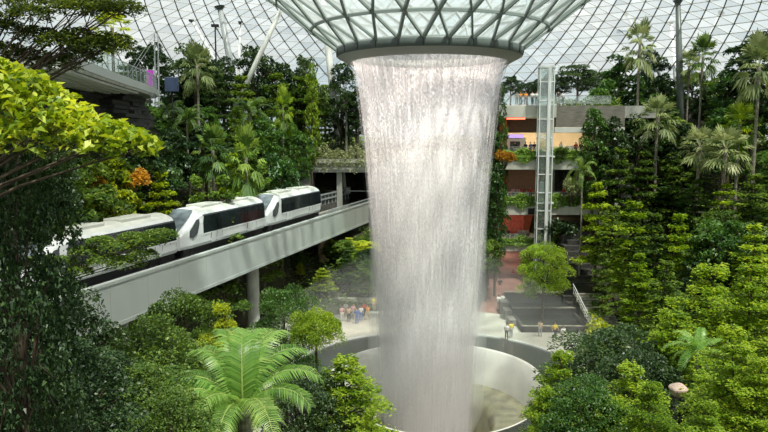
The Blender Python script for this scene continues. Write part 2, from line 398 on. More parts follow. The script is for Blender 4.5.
def branch_tree(name, label, base, blobs, br, flat, per, ls, mat, seed, tr=.12, up=.5, fork=.55):
    """tree leaning into view: trunk at base (x, y), one leaf cluster per (px, py, depth), branches joining them"""
    rg = np.random.default_rng(seed); rr = random.Random(seed); zb = terr(*base)
    o = tag(empty(name, (base[0], base[1], zb)), label, 'tree'); B = Vector((base[0], base[1], zb))
    C = [at(*q[:3]) - B for q in blobs]; mid = sum(C, Vector()) / len(C); F_ = Vector((mid.x * .25, mid.y * .25, mid.z * fork))
    tb = MB(); tb.tube([(0, 0, -.5), (F_.x * .2, F_.y * .2, F_.z * .5), F_, F_ + Vector((mid.x * .2, mid.y * .2, mid.z * .2))], [tr * 1.3, tr, tr * .8, tr * .45], 8)
    Ps = []; Rs = []; tip = F_ + Vector((mid.x * .2, mid.y * .2, mid.z * .2))
    for c in C:
        s = tip.lerp(c, .5); s.z += .12 * (c - tip).length * .3
        tb.tube([tip, s, c], [tr * .32, tr * .2, tr * .06], 5, cap=False)
        R_ = br * rr.uniform(.8, 1.2)
        p, d = blob_pts(c, (R_, R_, R_ * flat), per, rg, .35); Ps.append(p); Rs.append(np.clip(rg.normal(.5, .22, per) + rr.uniform(-.15, .15), 0, 1))
        for k in range(3):
            e = c + Vector((rr.uniform(-1, 1), rr.uniform(-1, 1), rr.uniform(-.3, .3))) * R_ * .8; tb.tube([s.lerp(c, .6), e], [tr * .08, tr * .03], 4, cap=False)
    P = np.concatenate(Ps); V, F = leaf_arrays(P, ls, rg, up=up)
    obj('crown', np_mesh('crown', V, F, mat, np.concatenate(Rs)), o); obj('trunk', tb.mesh('trunk', BARK), o); return o
NAME = dict(T='tiered_tree', U='tiered_tree', B='broadleaf_tree', D='broadleaf_tree', C='columnar_tree', F='fan_palm', P='feather_palm', S='shrub', L='slender_tree')
CAT = dict(T='tree', U='tree', B='tree', D='tree', C='tree', F='palm', P='palm', S='shrub', L='tree')
used_proto = set()
def set_mat(o, m):
    if m is not None:
        o.material_slots[0].link = 'OBJECT'; o.material_slots[0].material = m
def plant_at(key, x, y, ztop, label, mat=None, w=1.0, group=None, base=None, R=None):
    cm, tm, h0, r0 = PR[key]; zb = terr(x, y) if base is None else base
    rc = math.hypot(x - AX, y - AY)
    if rc > 40: ztop = min(ztop, min(roofz(rc), roofz(min(89, rc + 2.2)), roofz(rc - 2.2)) - .8)
    H = max(1.2, ztop - zb)
    r = empty(NAME[key[0]], (x, y, zb), rnd.uniform(0, 6.28))
    sz = H / h0; sx = (R / r0) if R else w * min(sz, 1.25) ** .6
    r.scale = (sx, sx, sz)
    tag(r, label, CAT[key[0]], group)
    c = obj('crown', cm, r); set_mat(c, mat)
    obj('trunk', tm, r)
    return r
def plant(key, px, pyt, Y, label, mat=None, w=1.0, group=None, base=None, R=None):
    """crown top seen at (px, pyt) of the photograph at depth Y; the base stands on the slope below"""
    p = at(px, pyt, Y); return plant_at(key, p.x, p.y, p.z, label, mat, w, group, base, R)
# ------------------------------------------------------------------ setting: terrain, plaza, path
def polar_ground():
    NR, NA = 84, 220; vs = []; fs = []
    rs = [14.6 + (90 - 14.6) * (i / (NR - 1)) for i in range(NR)]
    for r in rs:
        for k in range(NA):
            a = 2 * PI * k / NA; x = AX + r * math.cos(a); y = AY + r * math.sin(a)
            vs.append((x, y, terr(x, y) - .04))
    for i in range(NR - 1):
        for k in range(NA):
            fs.append((i * NA + k, (i + 1) * NA + k, (i + 1) * NA + (k + 1) % NA, i * NA + (k + 1) % NA))
    me = bpy.data.meshes.new('ground'); me.from_pydata(vs, [], fs); me.materials.append(SOIL); me.polygons.foreach_set('use_smooth', [True] * len(fs))
    tag(obj('ground', me), kind='structure')
polar_ground()
PX, PY = 4.4, 56.4
def egg(b):
    b.v = [(x, y * (1.38 if y < 0 else 1.0), z) for x, y, z in b.v]
b = MB(); N_ = 128
for r_, z_ in ((12.9, 0), (12.9, .12)):
    for k in range(N_):
        a = 2 * PI * k / N_; yy = r_ * math.sin(a); b.v.append((PX + r_ * math.cos(a), PY + yy * (1.38 if yy < 0 else 1), z_))
for z_ in (.12, -.3):
    for k in range(N_):
        a = 2 * PI * k / N_; b.v.append((AX + 21.0 * math.cos(a), AY + 21.0 * math.sin(a), z_))
for i in range(3):
    for k in range(N_): b.f.append((i * N_ + k, i * N_ + (k + 1) % N_, (i + 1) * N_ + (k + 1) % N_, (i + 1) * N_ + k)); b.m.append(0)
tag(obj('floor', b.mesh('floor', PLAZA)), kind='structure')
# the red path: a flat run, then rising under the terraces
b = MB(); prev = None
PW = [(74, 9.6, 16.2), (80, 11.6, 17.3), (86, 13.2, 18.3), (92, 14.4, 19.4), (100, 15.5, 21.2), (112, 16.5, 23)]
for i in range(len(PW) - 1):
    (y0, a0, c0), (y1, a1, c1) = PW[i], PW[i + 1]
    z0 = max(0, (y0 - 82) * .135) + .1; z1 = max(0, (y1 - 82) * .135) + .1
    b.quadv([(a0, y0, z0), (c0, y0, z0), (c1, y1, z1), (a1, y1, z1)], [(0, 1, 2, 3)])
tag(obj('path', b.mesh('path', BRICK)), kind='structure')
# pool: flat outer channel with dark water, pale sloping bowl under it
WATER, nt, out = nodes('pool_water')
bs = nt.nodes.new('ShaderNodeBsdfPrincipled'); bs.inputs['Base Color'].default_value = (.03, .038, .032, 1); bs.inputs['Roughness'].default_value = .2
bs.inputs['Specular IOR Level'].default_value = .32
nz = nt.nodes.new('ShaderNodeTexNoise'); nz.inputs['Scale'].default_value = 2.2; nz.inputs['Detail'].default_value = 4
bp = nt.nodes.new('ShaderNodeBump'); bp.inputs['Strength'].default_value = .25; bp.inputs['Distance'].default_value = .05
tc = nt.nodes.new('ShaderNodeTexCoord'); nt.links.new(tc.outputs['Object'], nz.inputs['Vector']); nt.links.new(nz.outputs['Fac'], bp.inputs['Height'])
nt.links.new(bp.outputs[0], bs.inputs['Normal']); nt.links.new(bs.outputs[0], out.inputs[0])
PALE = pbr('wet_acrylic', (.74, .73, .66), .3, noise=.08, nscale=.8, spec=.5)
OLIVE = pbr('wet_acrylic_shadow_brown', (.25, .24, .15), .22, noise=.35, nscale=.9, spec=.6)  # olive brown of the lower bowl, with a shadow tint put into the colour
pool = tag(empty('pool', (PX, PY, 0)), 'round pool with a dark water channel around a pale sloping bowl, below the waterfall', 'pool')
b = MB(); b.lathe([(12.95, .18), (12.75, .18), (12.7, -.1)], 128); egg(b); obj('rim', b.mesh('rim', CONCL), pool)
b = MB(); b.lathe([(12.75, .05), (9.0, .05)], 128); egg(b); obj('water_channel', b.mesh('water_channel', WATER), pool)
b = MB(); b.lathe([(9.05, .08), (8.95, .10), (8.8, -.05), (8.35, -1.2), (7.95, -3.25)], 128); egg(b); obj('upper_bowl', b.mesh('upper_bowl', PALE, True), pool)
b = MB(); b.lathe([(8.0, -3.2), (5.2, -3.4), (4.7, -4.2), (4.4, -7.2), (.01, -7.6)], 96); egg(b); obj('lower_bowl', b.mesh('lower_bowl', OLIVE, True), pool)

# ------------------------------------------------------------------ roof
def revolve_grid(prof, N, name_g, name_f, wm, wd, matf, dh=.12, twist=.5, parent=None, seed=1, matd=None, gm=None):
    rg = np.random.default_rng(seed); V = []; nP = len(prof)
    for i, (r, z) in enumerate(prof):
        for k in range(N):
            a = 2 * PI * (k + twist * i) / N; V.append((AX + r * math.cos(a), AY + r * math.sin(a), z))
    F = []
    for i in range(nP - 1):
        for k in range(N):
            a, b_, c, d = i * N + k, i * N + (k + 1) % N, (i + 1) * N + (k + 1) % N, (i + 1) * N + k
            F.append((a, b_, d)); F.append((b_, c, d))
    g = np_mesh(name_g, np.array(V), np.array(F), gm or ROOFG, np.clip(rg.normal(.55, .25, len(F)), 0, 1))
    og = obj(name_g, g, parent)
    b = MB()
    for i in range(nP):
        for k in range(N):
            p = V[i * N + k]
            if p[1] < -12: continue
            if i < nP - 1:
                lf_ = N > 100 and p[0] < AX       # the bold members run down towards the axis on either side
                b.bar(p, V[(i + 1) * N + k], wd if lf_ else wm, dh if lf_ else dh * 1.3, 1 if lf_ else 0)
                b.bar(V[i * N + (k + 1) % N], V[(i + 1) * N + k], wm if lf_ else wd, dh * 1.3 if lf_ else dh, 0 if lf_ else 1)
            b.bar(p, V[i * N + (k + 1) % N], wd, dh, 1)
    of = obj(name_f, b.mesh(name_f, [matf, matd or matf]), parent)
    return og, of
ceil = tag(empty('ceiling', (0, 0, 0)), kind='structure')
FUN = [(7.6, 27.42), (9.75, 28.95), (12.6, 31.2), (16.0, 33.3), (20, 35.8)]
OUT = [(20, 35.8), (24, 38.0), (28, 39.8)]
rr_ = 28
def roofz(r):
    P_ = FUN + [(24, 38.0), (28, 39.8), (33, 41.2), (38, 41.9), (43, 41.9), (48, 41.3), (54, 39.8), (60, 37.5), (66, 34.2), (72, 29.9), (78, 24.5), (82, 20), (90, 14)]
    for (a, za), (b_, zb) in zip(P_, P_[1:]):
        if a <= r <= b_: return za + (zb - za) * (r - a) / (b_ - a)
    return 30
RSTEEL = pbr('roof_steel', (.13, .14, .145), .5)
RSTEELL = pbr('roof_steel_light', (.5, .52, .52), .5)
FSTEEL = pbr('funnel_steel', (.20, .235, .215), .4)
revolve_grid(FUN, 26, 'funnel_glass', 'funnel_frame', .20, .15, FSTEEL, .28, .5, ceil, 3, None, FUNG)
r_ = 20.0; OP = []
while r_ < 83:
    OP.append((r_, roofz(r_))); sl = abs(roofz(r_ + 1) - roofz(r_)); r_ += 2.1 / math.sqrt(1 + sl * sl)
OP.append((83, roofz(83)))
revolve_grid(OP, 150, 'roof_glass', 'roof_frame', .12, .07, RSTEEL, .14, .5, ceil, 5, RSTEELL)
# perimeter wall behind the planting
b = MB(); b.lathe([(83, -9), (83, 20.4), (83.6, 20.4), (83.6, -9)], 120, (AX, AY, 0)); tag(obj('wall_back', b.mesh('wall', CONCD)), kind='structure')
# oculus ring: dark rounded steel band with panel joints, light inner lip
ring = tag(empty('oculus_ring', (AX, AY, 26.35)), 'dark grey-green steel ring band at the mouth of the roof funnel, from which water falls', 'ring')
b = MB(); b.lathe([(7.3, 1.12), (7.68, 1.08), (7.74, .98), (7.66, .5), (7.6, .42)], 156)
obj('outer_band', b.mesh('outer_band', STEELD, True), ring)
b = MB(); b.lathe([(7.6, .42), (7.52, .38), (6.75, -.02), (6.5, -.04), (6.46, .5), (6.9, 1.05), (7.3, 1.12)], 156)
obj('inner_lip', b.mesh('inner_lip', pbr('lip_grey', (.30, .31, .29), .45), True), ring)
b = MB()
for k in range(26):
    a = 2 * PI * k / 26
    b.bar((7.76 * math.cos(a), 7.76 * math.sin(a), 1.0), (7.68 * math.cos(a), 7.68 * math.sin(a), .46), .05, .04)
obj('panel_groove', b.mesh('panel_groove', BLACK), ring)

# ------------------------------------------------------------------ waterfall: veils of falling water
def veil_mat(name, dens, scale, seed, pinkness=0.0, lo=.38, hi=.62):
    m, nt, out = nodes(name); N = nt.nodes; L = nt.links
    uv = N.new('ShaderNodeUVMap'); mp = N.new('ShaderNodeMapping'); L.new(uv.outputs[0], mp.inputs[0])
    mp.inputs['Scale'].default_value = (scale, 9, 1); mp.inputs['Location'].default_value = (seed, seed * 2, 0)
    n1 = N.new('ShaderNodeTexNoise'); n1.inputs['Scale'].default_value = 1; n1.inputs['Detail'].default_value = 5; n1.inputs['Roughness'].default_value = .65
    L.new(mp.outputs[0], n1.inputs['Vector'])
    mp2 = N.new('ShaderNodeMapping'); mp2.inputs['Scale'].default_value = (scale * 2.6, 130, 1); L.new(uv.outputs[0], mp2.inputs[0])
    n2 = N.new('ShaderNodeTexNoise'); n2.inputs['Scale'].default_value = 1; n2.inputs['Detail'].default_value = 2; L.new(mp2.outputs[0], n2.inputs['Vector'])
    av = N.new('ShaderNodeMath'); av.operation = 'MULTIPLY_ADD'; av.inputs[1].default_value = .55; L.new(n1.outputs['Fac'], av.inputs[0])
    h = N.new('ShaderNodeMath'); h.operation = 'MULTIPLY'; h.inputs[1].default_value = .45; L.new(n2.outputs['Fac'], h.inputs[0]); L.new(h.outputs[0], av.inputs[2])
    # v: 0 at the top. dense sheet at the lip, breaking into drops, then drifting to mist
    sp = N.new('ShaderNodeSeparateXYZ'); L.new(uv.outputs[0], sp.inputs[0])
    cr = N.new('ShaderNodeValToRGB'); e = cr.color_ramp.elements
    e[0].position = 0; e[0].color = (.74,) * 3 + (1,); e[1].position = 1; e[1].color = (.66,) * 3 + (1,)
    for p, c in ((.06, .66), (.14, .48), (.30, .30), (.55, .40)):
        k = e.new(p); k.color = (c, c, c, 1)
    L.new(sp.outputs['Y'], cr.inputs[0])
    mr = N.new('ShaderNodeMapRange'); mr.inputs['From Min'].default_value = lo; mr.inputs['From Max'].default_value = hi
    mr.inputs['To Min'].default_value = -.5; mr.inputs['To Max'].default_value = .5
    L.new(av.outputs[0], mr.inputs['Value'])
    fd = N.new('ShaderNodeMath'); fd.operation = 'MULTIPLY_ADD'; fd.inputs[1].default_value = -.75; fd.inputs[2].default_value = 1.0; L.new(sp.outputs['Y'], fd.inputs[0])
    am = N.new('ShaderNodeMath'); am.operation = 'MULTIPLY'; L.new(mr.outputs[0], am.inputs[0]); L.new(fd.outputs[0], am.inputs[1])
    ad = N.new('ShaderNodeMath'); ad.operation = 'ADD'; ad.use_clamp = True; L.new(am.outputs[0], ad.inputs[0]); L.new(cr.outputs[0], ad.inputs[1])
    dm = N.new('ShaderNodeMath'); dm.operation = 'MULTIPLY'; dm.inputs[1].default_value = dens; L.new(ad.outputs[0], dm.inputs[0])
    t = N.new('ShaderNodeBsdfTransparent')
    d = N.new('ShaderNodeBsdfDiffuse'); tl = N.new('ShaderNodeBsdfTranslucent')
    col = (.87, .86 - .055 * pinkness, .85 - .04 * pinkness, 1); d.inputs[0].default_value = col; tl.inputs[0].default_value = col
    mx = N.new('ShaderNodeMixShader'); mx.inputs[0].default_value = .35; L.new(d.outputs[0], mx.inputs[1]); L.new(tl.outputs[0], mx.inputs[2])
    ge = N.new('ShaderNodeNewGeometry'); vm = N.new('ShaderNodeVectorMath'); vm.operation = 'MULTIPLY_ADD'   # round drops catch light from above as well
    vm.inputs[1].default_value = (.6, .6, .6); vm.inputs[2].default_value = (.12, -.12, .75); L.new(ge.outputs['Normal'], vm.inputs[0])
    nn = N.new('ShaderNodeVectorMath'); nn.operation = 'NORMALIZE'; L.new(vm.outputs[0], nn.inputs[0]); L.new(nn.outputs[0], d.inputs['Normal'])
    m2 = N.new('ShaderNodeMixShader'); L.new(dm.outputs[0], m2.inputs[0]); L.new(t.outputs[0], m2.inputs[1]); L.new(mx.outputs[0], m2.inputs[2])
    L.new(m2.outputs[0], out.inputs[0]); return m
FALLP = [(6.4, 26.6), (6.15, 25.8), (5.92, 24.8), (5.72, 23), (5.45, 20.5), (5.2, 18), (4.95, 15), (4.72, 12), (4.5, 9), (4.3, 6), (4.12, 3), (3.95, 0), (3.8, -3), (3.7, -6.5)]
def veil(name, dr, mat, parent, n=160, seed=1):
    rg = np.random.default_rng(seed); V = []; F = []; UV = []
    L_ = 33.5
    for i, (r, z) in enumerate(FALLP):
        for k in range(n + 1):
            a = 2 * PI * k / n
            rr2 = (r + dr) * (1 + .004 * math.sin(a * 11 + i * .4 + seed) * min(1, i / 5))
            V.append((rr2 * math.cos(a), rr2 * math.sin(a), z)); UV.append((k / n, (27 - z) / L_))
    for i in range(len(FALLP) - 1):
        for k in range(n):
            F.append((i * (n + 1) + k, i * (n + 1) + k + 1, (i + 1) * (n + 1) + k + 1, (i + 1) * (n + 1) + k))
    me = bpy.data.meshes.new(name); me.from_pydata(V, [], F); me.materials.append(mat)
    uvl = me.uv_layers.new(name='UVMap'); li = np.array(F).ravel(); uvl.data.foreach_set('uv', np.array(UV, dtype=np.float32)[li].ravel())
    me.polygons.foreach_set('use_smooth', [True] * len(F)); return obj(name, me, parent)
fall = tag(empty('waterfall', (AX, AY, 0)), 'tall white veil of water narrowing as it falls from the roof ring to the pool', 'waterfall')
veil('outer_veil', 0, veil_mat('water_veil_outer', .72, 150, 1, 1, .40, .60), fall, seed=1)
veil('inner_veil', -.45, veil_mat('water_veil_inner', .6, 110, 7, .8, .36, .64), fall, seed=2)
veil('loose_drops', .22, veil_mat('water_drops', .38, 210, 3, .8, .47, .60), fall, seed=5)
# mist hanging around the fall
def mist(name, prof, dens, label=None, sq=1.0):
    m, nt, out = nodes(name + '_volume'); s = nt.nodes.new('ShaderNodeVolumeScatter'); s.inputs['Color'].default_value = (1, 1, 1, 1)
    s.inputs['Density'].default_value = dens; s.inputs['Anisotropy'].default_value = .2; nt.links.new(s.outputs[0], out.inputs['Volume'])
    b = MB(); b.lathe(prof, 48); o = obj(name, b.mesh(name, m, True), None, (AX, AY, 0)); return o
tag(mist('mist', [(.01, -6.8), (3.6, -6.6), (4.9, -3.5), (5.2, 2), (5.0, 8), (5.05, 13), (5.2, 17), (3, 19), (.01, 19.5)], .10), 'white mist inside and around the lower waterfall', 'mist', kind='stuff')
tag(mist('spray', [(.01, .3), (9, .3), (15, .8), (17, 2.5), (14, 5), (10, 7.5), (6, 10), (.01, 11)], .011), 'thin spray haze drifting over the pool', 'mist', kind='stuff')

# ------------------------------------------------------------------ guideway and train
def tl_frame(name_mat=False):
    return Matrix(((TU.x, TN.x, 0, T0.x), (TU.y, TN.y, 0, T0.y), (0, 0, 1, 0), (0, 0, 0, 1)))   # x along, y to the left, z up
TM = tl_frame()
def tpt(s, o, z): return TM @ Vector((s, o, z))
gw = tag(empty('guideway'), 'pale grey concrete elevated train guideway crossing behind the waterfall', 'bridge')
b = MB()
S0, S1 = -46, 52
b.box((S0, 0, 8.05), (S1, .3, 11.0), TM); b.box((S0, -.06, 10.82), (S1, .36, 11.02), TM); b.box((S0, -.05, 8.0), (S1, .3, 8.25), TM)
og = obj('parapet', b.mesh('parapet', GIRD), gw); og.data.name = 'parapet'
b = MB(); b.box((S0, .3, 8.0), (S1, 4.6, 10.2), TM); b.box((S0, 4.6, 8.4), (S1, 4.9, 11.2), TM); obj('deck', b.mesh('deck', CONCD), gw)
b = MB(); b.box((S0, .9, 10.2), (S1, 1.4, 10.5), TM); b.box((S0, 3.0, 10.2), (S1, 3.5, 10.5), TM); obj('running_rails', b.mesh('running_rails', CONC), gw)
b = MB()
for s in np.arange(S0 + 2, S1, 4.0):
    b.box((s, -.012, 8.28), (s + .03, -.001, 10.8), TM)
obj('girder_groove', b.mesh('girder_groove', CONC), gw)
# guard barrier seen on the far side beyond the last car
b = MB(); b.box((27.5, 4.7, 11.2), (52, 4.8, 12.3), TM)
obj('guard_panel', b.mesh('guard_panel', DGREY), gw)
b = MB()
for z in (11.75, 12.4): b.box((29.6, 4.45, z), (52, 4.62, z + .2), TM)
b.box((29.6, .05, 11.35), (52, .15, 11.5), TM)
for s in np.arange(30, 52, 1.5): b.box((s, 4.5, 11.0), (s + .1, 4.62, 12.4), TM)
for s in np.arange(30, 52, 1.5): b.box((s, .06, 11.0), (s + .08, .14, 11.4), TM)
obj('guard_rail', b.mesh('guard_rail', STEELG), gw)
for s, nm, m in ((13.2, 'pale round concrete column under the guideway, below the second and third cars', CONC), (33.5, 'brownish round column under the far end of the guideway', pbr('column_brown', (.33, .24, .16), .8, noise=.2)), (-8, 'round concrete column under the guideway hidden in foliage by the first car', CONC)):
    p = tpt(s, 2.4, 0); zb = terr(p.x, p.y)
    c = tag(empty('guideway_column', (p.x, p.y, zb)), nm, 'column')
    b = MB(); b.lathe([(.62, -.5), (.62, 7.3 - zb), (.62, 7.4 - zb)], 24); obj('shaft', b.mesh('shaft', m, True), c)
    b = MB(); b.lathe([(.62, 7.3 - zb), (1.15, 7.7 - zb), (1.25, 8.0 - zb), (.01, 8.0 - zb)], 24); obj('capital', b.mesh('capital', m), c)

CL = 15.3; HB = 3.1
def car_H(x):       # roof height over the body floor along the car: sloping windshields at both ends
    return min(HB, 1.15 + max(0, x) * .78, 1.6 + max(0, CL - x) * 2.4)
SEC = [(1.25, 0), (1.36, .25), (1.42, 1.0), (1.41, 1.9), (1.34, 2.42), (1.14, 2.74), (.75, 2.97), (.3, 3.08), (0, 3.1)]
def sec(x):
    H = car_H(x); tf = .80 + .20 * min(1, x / 1.4, (CL - x) / .7 + .3)
    k = (H / HB)
    half = [(y * tf, (z if z < 1.0 else 1.0 + (z - 1.0) * (H - 1.0) / (HB - 1.0))) for y, z in SEC]
    return [(-y, z) for y, z in half] + [(y, z) for y, z in reversed(half[:-1])]
def build_car():
    root = empty('train_car')
    xs = [0, .25, .6, 1.0, 1.4, 1.8, 2.15, 2.5, 2.75, 3.2, 5, 7, 9, 11, 13, 14, 14.5, 14.7, 15.0, CL]
    b = MB(); n = len(sec(1))
    for x in xs: b.v += [(x, y, z) for y, z in sec(x)]
    for i in range(len(xs) - 1):
        for k in range(n):
            f = (i * n + k, i * n + (k + 1) % n, (i + 1) * n + (k + 1) % n, (i + 1) * n + k); b.f.append(f)
            zc = sum(b.v[q][2] for q in f) / 4
            b.m.append(1 if zc > 2.8 and 2.6 < xs[i] < 14.2 else 0)
    b.f.append(tuple(range(n))); b.m.append(0); b.f.append(tuple(reversed(range((len(xs) - 1) * n, len(xs) * n)))); b.m.append(0)
    body = obj('body', b.mesh('body', [WHITE, WHITEG], False), root)
    def yat(z, x=5):
        s = [(y, zz) for y, zz in sec(x)][n // 2:]
        s = sorted(s, key=lambda q: q[1])
        for (y0, z0), (y1, z1) in zip(s, s[1:]):
            if z0 <= z <= z1 and z1 > z0: return y0 + (y1 - y0) * (z - z0) / (z1 - z0)
        return 1.3
    def side_panel(poly, name, mat, off=.025, parent=root, sides=(-1, 1)):
        for s in sides:
            b = MB(); k = len(poly)
            zs = [p[1] for p in poly]
            outer = [(x, s * (yat(z, x) + off), z) for x, z in poly]; inner = [(x, s * (yat(z, x) - .03), z) for x, z in poly]
            cx_ = sum(p[0] for p in poly) / k; cz_ = sum(zs) / k
            b.quadv(outer + inner + [(cx_, s * (yat(cz_, cx_) + off), cz_)], [(i, (i + 1) % k, 2 * k) for i in range(k)] + [(i, (i + 1) % k, k + (i + 1) % k, k + i) for i in range(k)])
            o = obj(name, b.mesh(name, mat), parent)
        return o
    # dark window band: five windows and two doors between them
    def rect(x0, x1, z0, z1): return [(x0, z0), (x1, z0), (x1, z1), (x0, z1)]
    for s in (-1, 1):
        b = MB()
        for x0, x1 in ((3.0, 14.75),):
            pts = [1.0, 1.9, 2.42, 2.52]
            for z0, z1 in zip(pts, pts[1:]):
                b.quadv([(x0 + .0, s * (yat(z0) + .02), z0), (x1, s * (yat(z0) + .02), z0), (x1 - .05, s * (yat(z1) + .02), z1), (x0 + .25 * (z1 > 2), s * (yat(z1) + .02), z1)], [(0, 1, 2, 3)])
        obj('window_band', b.mesh('window_band', GLASSD), root)
        for x0 in (4.3, 11.0):
            def strip(xa, xb, off, mats, nm, par):
                b = MB(); zz = (.12, 1.0, 1.9, 2.42)
                for z in zz: b.v += [(xa, s * (yat(z) + off), z), (xb, s * (yat(z) + off), z)]
                for i in range(3): b.f.append((2 * i, 2 * i + 1, 2 * i + 3, 2 * i + 2)); b.m.append(0 if i == 0 else len(mats) - 1)
                return obj(nm, b.mesh(nm, mats), par)
            fr_ = strip(x0 - .06, x0 + 1.92, .03, [BLACK], 'door_frame', root)
            for k in range(2): strip(x0 + .01 + k * .95, x0 + .9 + k * .95, .045, [WHITE, GLASSD], 'door', fr_)
        b = MB()
        for xx in (3.4, 7.6, 8.9, 10.2, 13.9):
            b.quadv([(xx, s * (yat(.15) + .012), .15), (xx + .045, s * (yat(.15) + .012), .15), (xx + .045, s * (yat(1.02) + .012), 1.02), (xx, s * (yat(1.02) + .012), 1.02)], [(0, 1, 2, 3)])
        obj('panel_groove', b.mesh('panel_groove', DGREY), root)
        b = MB(); b.quadv([(3.0, s * 1.46, .93), (14.8, s * 1.46, .93), (14.8, s * 1.46, 1.0), (3.0, s * 1.46, 1.0)], [(0, 1, 2, 3)]); obj('sill_strip', b.mesh('sill_strip', STEELW), root)
    # six-sided quarter window near the nose
    side_panel([(1.0, .95), (1.35, .8), (2.0, 1.15), (2.35, 1.9), (2.4, 2.25), (2.05, 2.2), (1.05, 1.45)], 'quarter_window', DGREY, .075)
    # sloping windshield with a dark lower panel
    def slopez(x, t): return car_H(x)
    b = MB(); rows = []
    for x in (.22, .6, 1.0, 1.4, 1.9, 2.35):
        H = car_H(x); w = 1.02 * (.80 + .2 * min(1, x / 1.4)) - .12
        rows.append([(x - .03, -w, H - .06 + .04), (x - .03, -w * .5, H + .02), (x - .03, 0, H + .045), (x - .03, w * .5, H + .02), (x - .03, w, H - .06 + .04)])
    for r0, r1 in zip(rows, rows[1:]):
        for q in range(4): b.quadv([r0[q], r0[q + 1], r1[q + 1], r1[q]], [(0, 1, 2, 3)])
    obj('windshield', b.mesh('windshield', GLASSG, True), root)
    b = MB(); b.box((-.05, -.85, .2), (.02, .85, 1.05)); o = obj('nose_panel', b.mesh('nose_panel', DGREY), root)
    for s in (-1, 1):
        h = MB(); h.box((-.09, s * .62 - .16, .72), (-.04, s * .62 + .16, .88)); obj('headlight', h.mesh('headlight', STEELW), o)
    b = MB(); b.box((CL - .02, -.8, .2), (CL + .05, .8, 1.5)); obj('end_panel', b.mesh('end_panel', DGREY), root)
    b = MB(); b.box((.5, -1.1, -.55), (CL - .4, 1.1, .02)); obj('underframe', b.mesh('underframe', BLACK), root)
    b = MB()
    for x0 in (1.8, 12.0):
        for y in (-1.0, 1.0):
            for xx in (x0, x0 + 1.3):
                pr = [(0, .42), (.0, .42)]
                vs = []
                b = MB(); b.tube([(xx, y - .14, -.5), (xx, y + .14, -.5)], .42, 12); b.tube([(xx, y - .17, -.5), (xx, y + .17, -.5)], .15, 8); obj('wheel', b.mesh('wheel', BLACK), root)
    b = MB(); b.box((4.0, -.75, 2.9), (7.4, .75, 3.2)); b.box((9.2, -.75, 2.9), (12.6, .75, 3.2)); o = bevel(obj('roof_unit', b.mesh('roof_unit', WHITEG), root), .05); bake(o)
    b = MB(); b.box((.9, -.5, -.45), (1.4, .5, -.1)); b.box((-.45, -.12, .02), (.6, .12, .2)); obj('coupler', b.mesh('coupler', DGREY), root)
    return root
car0 = build_car()
CLAB = ['nearest train car, its dark side windows partly behind foliage and a leafy branch', 'middle train car, white with tinted window band and grey sloping windshield',
        'farthest train car, white with tinted windows, next to the tunnel portal']
for i, s in enumerate((-17.8, -2.05, 13.75)):
    if i == 0: r = car0; ch = list(r.children)
    else:
        r = car0.copy(); COL.objects.link(r)
        for c in car0.children:
            c2 = c.copy(); COL.objects.link(c2); c2.parent = r
            for g in c.children:
                g2 = g.copy(); COL.objects.link(g2); g2.parent = c2
    p = tpt(s, 2.15, 11.42); r.location = p; r.rotation_euler = (0, 0, math.atan2(TU.y, TU.x))
    tag(r, CLAB[i], 'train car', 'white train cars on the guideway')

# ------------------------------------------------------------------ tunnel portal
pl = at(298, 172, 99); 
def bx(name, lo, hi, mat, parent=None, bev=0):
    b = MB(); b.box(lo, hi); o = obj(name, b.mesh(name, mat), parent)
    if bev: bake(bevel(o, bev))
    return o
tp = tag(empty('tunnel_portal', (-5, 99, 10)), 'grey concrete tunnel mouth with a dark opening that the guideway enters', 'tunnel')
def cb(name, lo, hi, mat): o = bx(name, tuple(a - b_ for a, b_ in zip(lo, (-5, 99, 10))), tuple(a - b_ for a, b_ in zip(hi, (-5, 99, 10))), mat, tp); return o
cb('lintel', (-13.6, 98.4, 15.35), (9, 101.5, 17.1), CONC); cb('lintel_lip', (-13.8, 98.1, 16.7), (9, 98.5, 17.25), CONC)
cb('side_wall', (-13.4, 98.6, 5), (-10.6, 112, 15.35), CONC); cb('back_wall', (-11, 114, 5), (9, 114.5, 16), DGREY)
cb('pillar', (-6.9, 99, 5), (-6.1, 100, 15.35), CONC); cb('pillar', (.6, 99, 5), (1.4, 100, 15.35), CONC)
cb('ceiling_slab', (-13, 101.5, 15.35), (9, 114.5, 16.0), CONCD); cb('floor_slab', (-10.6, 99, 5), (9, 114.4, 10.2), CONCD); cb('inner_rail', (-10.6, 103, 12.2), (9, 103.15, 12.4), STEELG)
cb('right_wall', (8.5, 98.6, 5), (9.0, 114, 15.35), CONC)

# ------------------------------------------------------------------ walkway platform with a rock wall, left
def ext_poly(poly, z0, z1, mat, name, parent=None, closed=True):
    b = MB(); n = len(poly)
    b.quadv([(x, y, z0) for x, y in poly] + [(x, y, z1) for x, y in poly],
            [tuple(reversed(range(n))), tuple(range(n, 2 * n))] + [(i, (i + 1) % n, n + (i + 1) % n, n + i) for i in range(n)])
    return obj(name, b.mesh(name, mat), parent)
edge = []
for q in [(72, 62, 39), (88, 66, 43), (104, 69.5, 47), (120, 74.5, 51.5), (134, 80, 56), (146, 84.5, 60), (154, 87.5, 63.5), (157.5, 89, 67), (155, 89.5, 70), (146, 88.5, 72)]:
    p = at(*q); edge.append((p.x, p.y))
ZW = 24.75
wk = tag(empty('walkway'), 'curved grey walkway platform with glass railing high on the rock wall', 'walkway')
poly = edge + [(-34, 74), (-34, 38)]
ext_poly([(x - .6, y) for x, y in edge] + [(-34, 74), (-34, 38)], ZW - .55, ZW - .05, CONC, 'slab', wk)
b = MB()
for (x0, y0), (x1, y1) in zip(edge, edge[1:]):
    b.bar((x0, y0, ZW - .22), (x1, y1, ZW - .22), .12, .6)
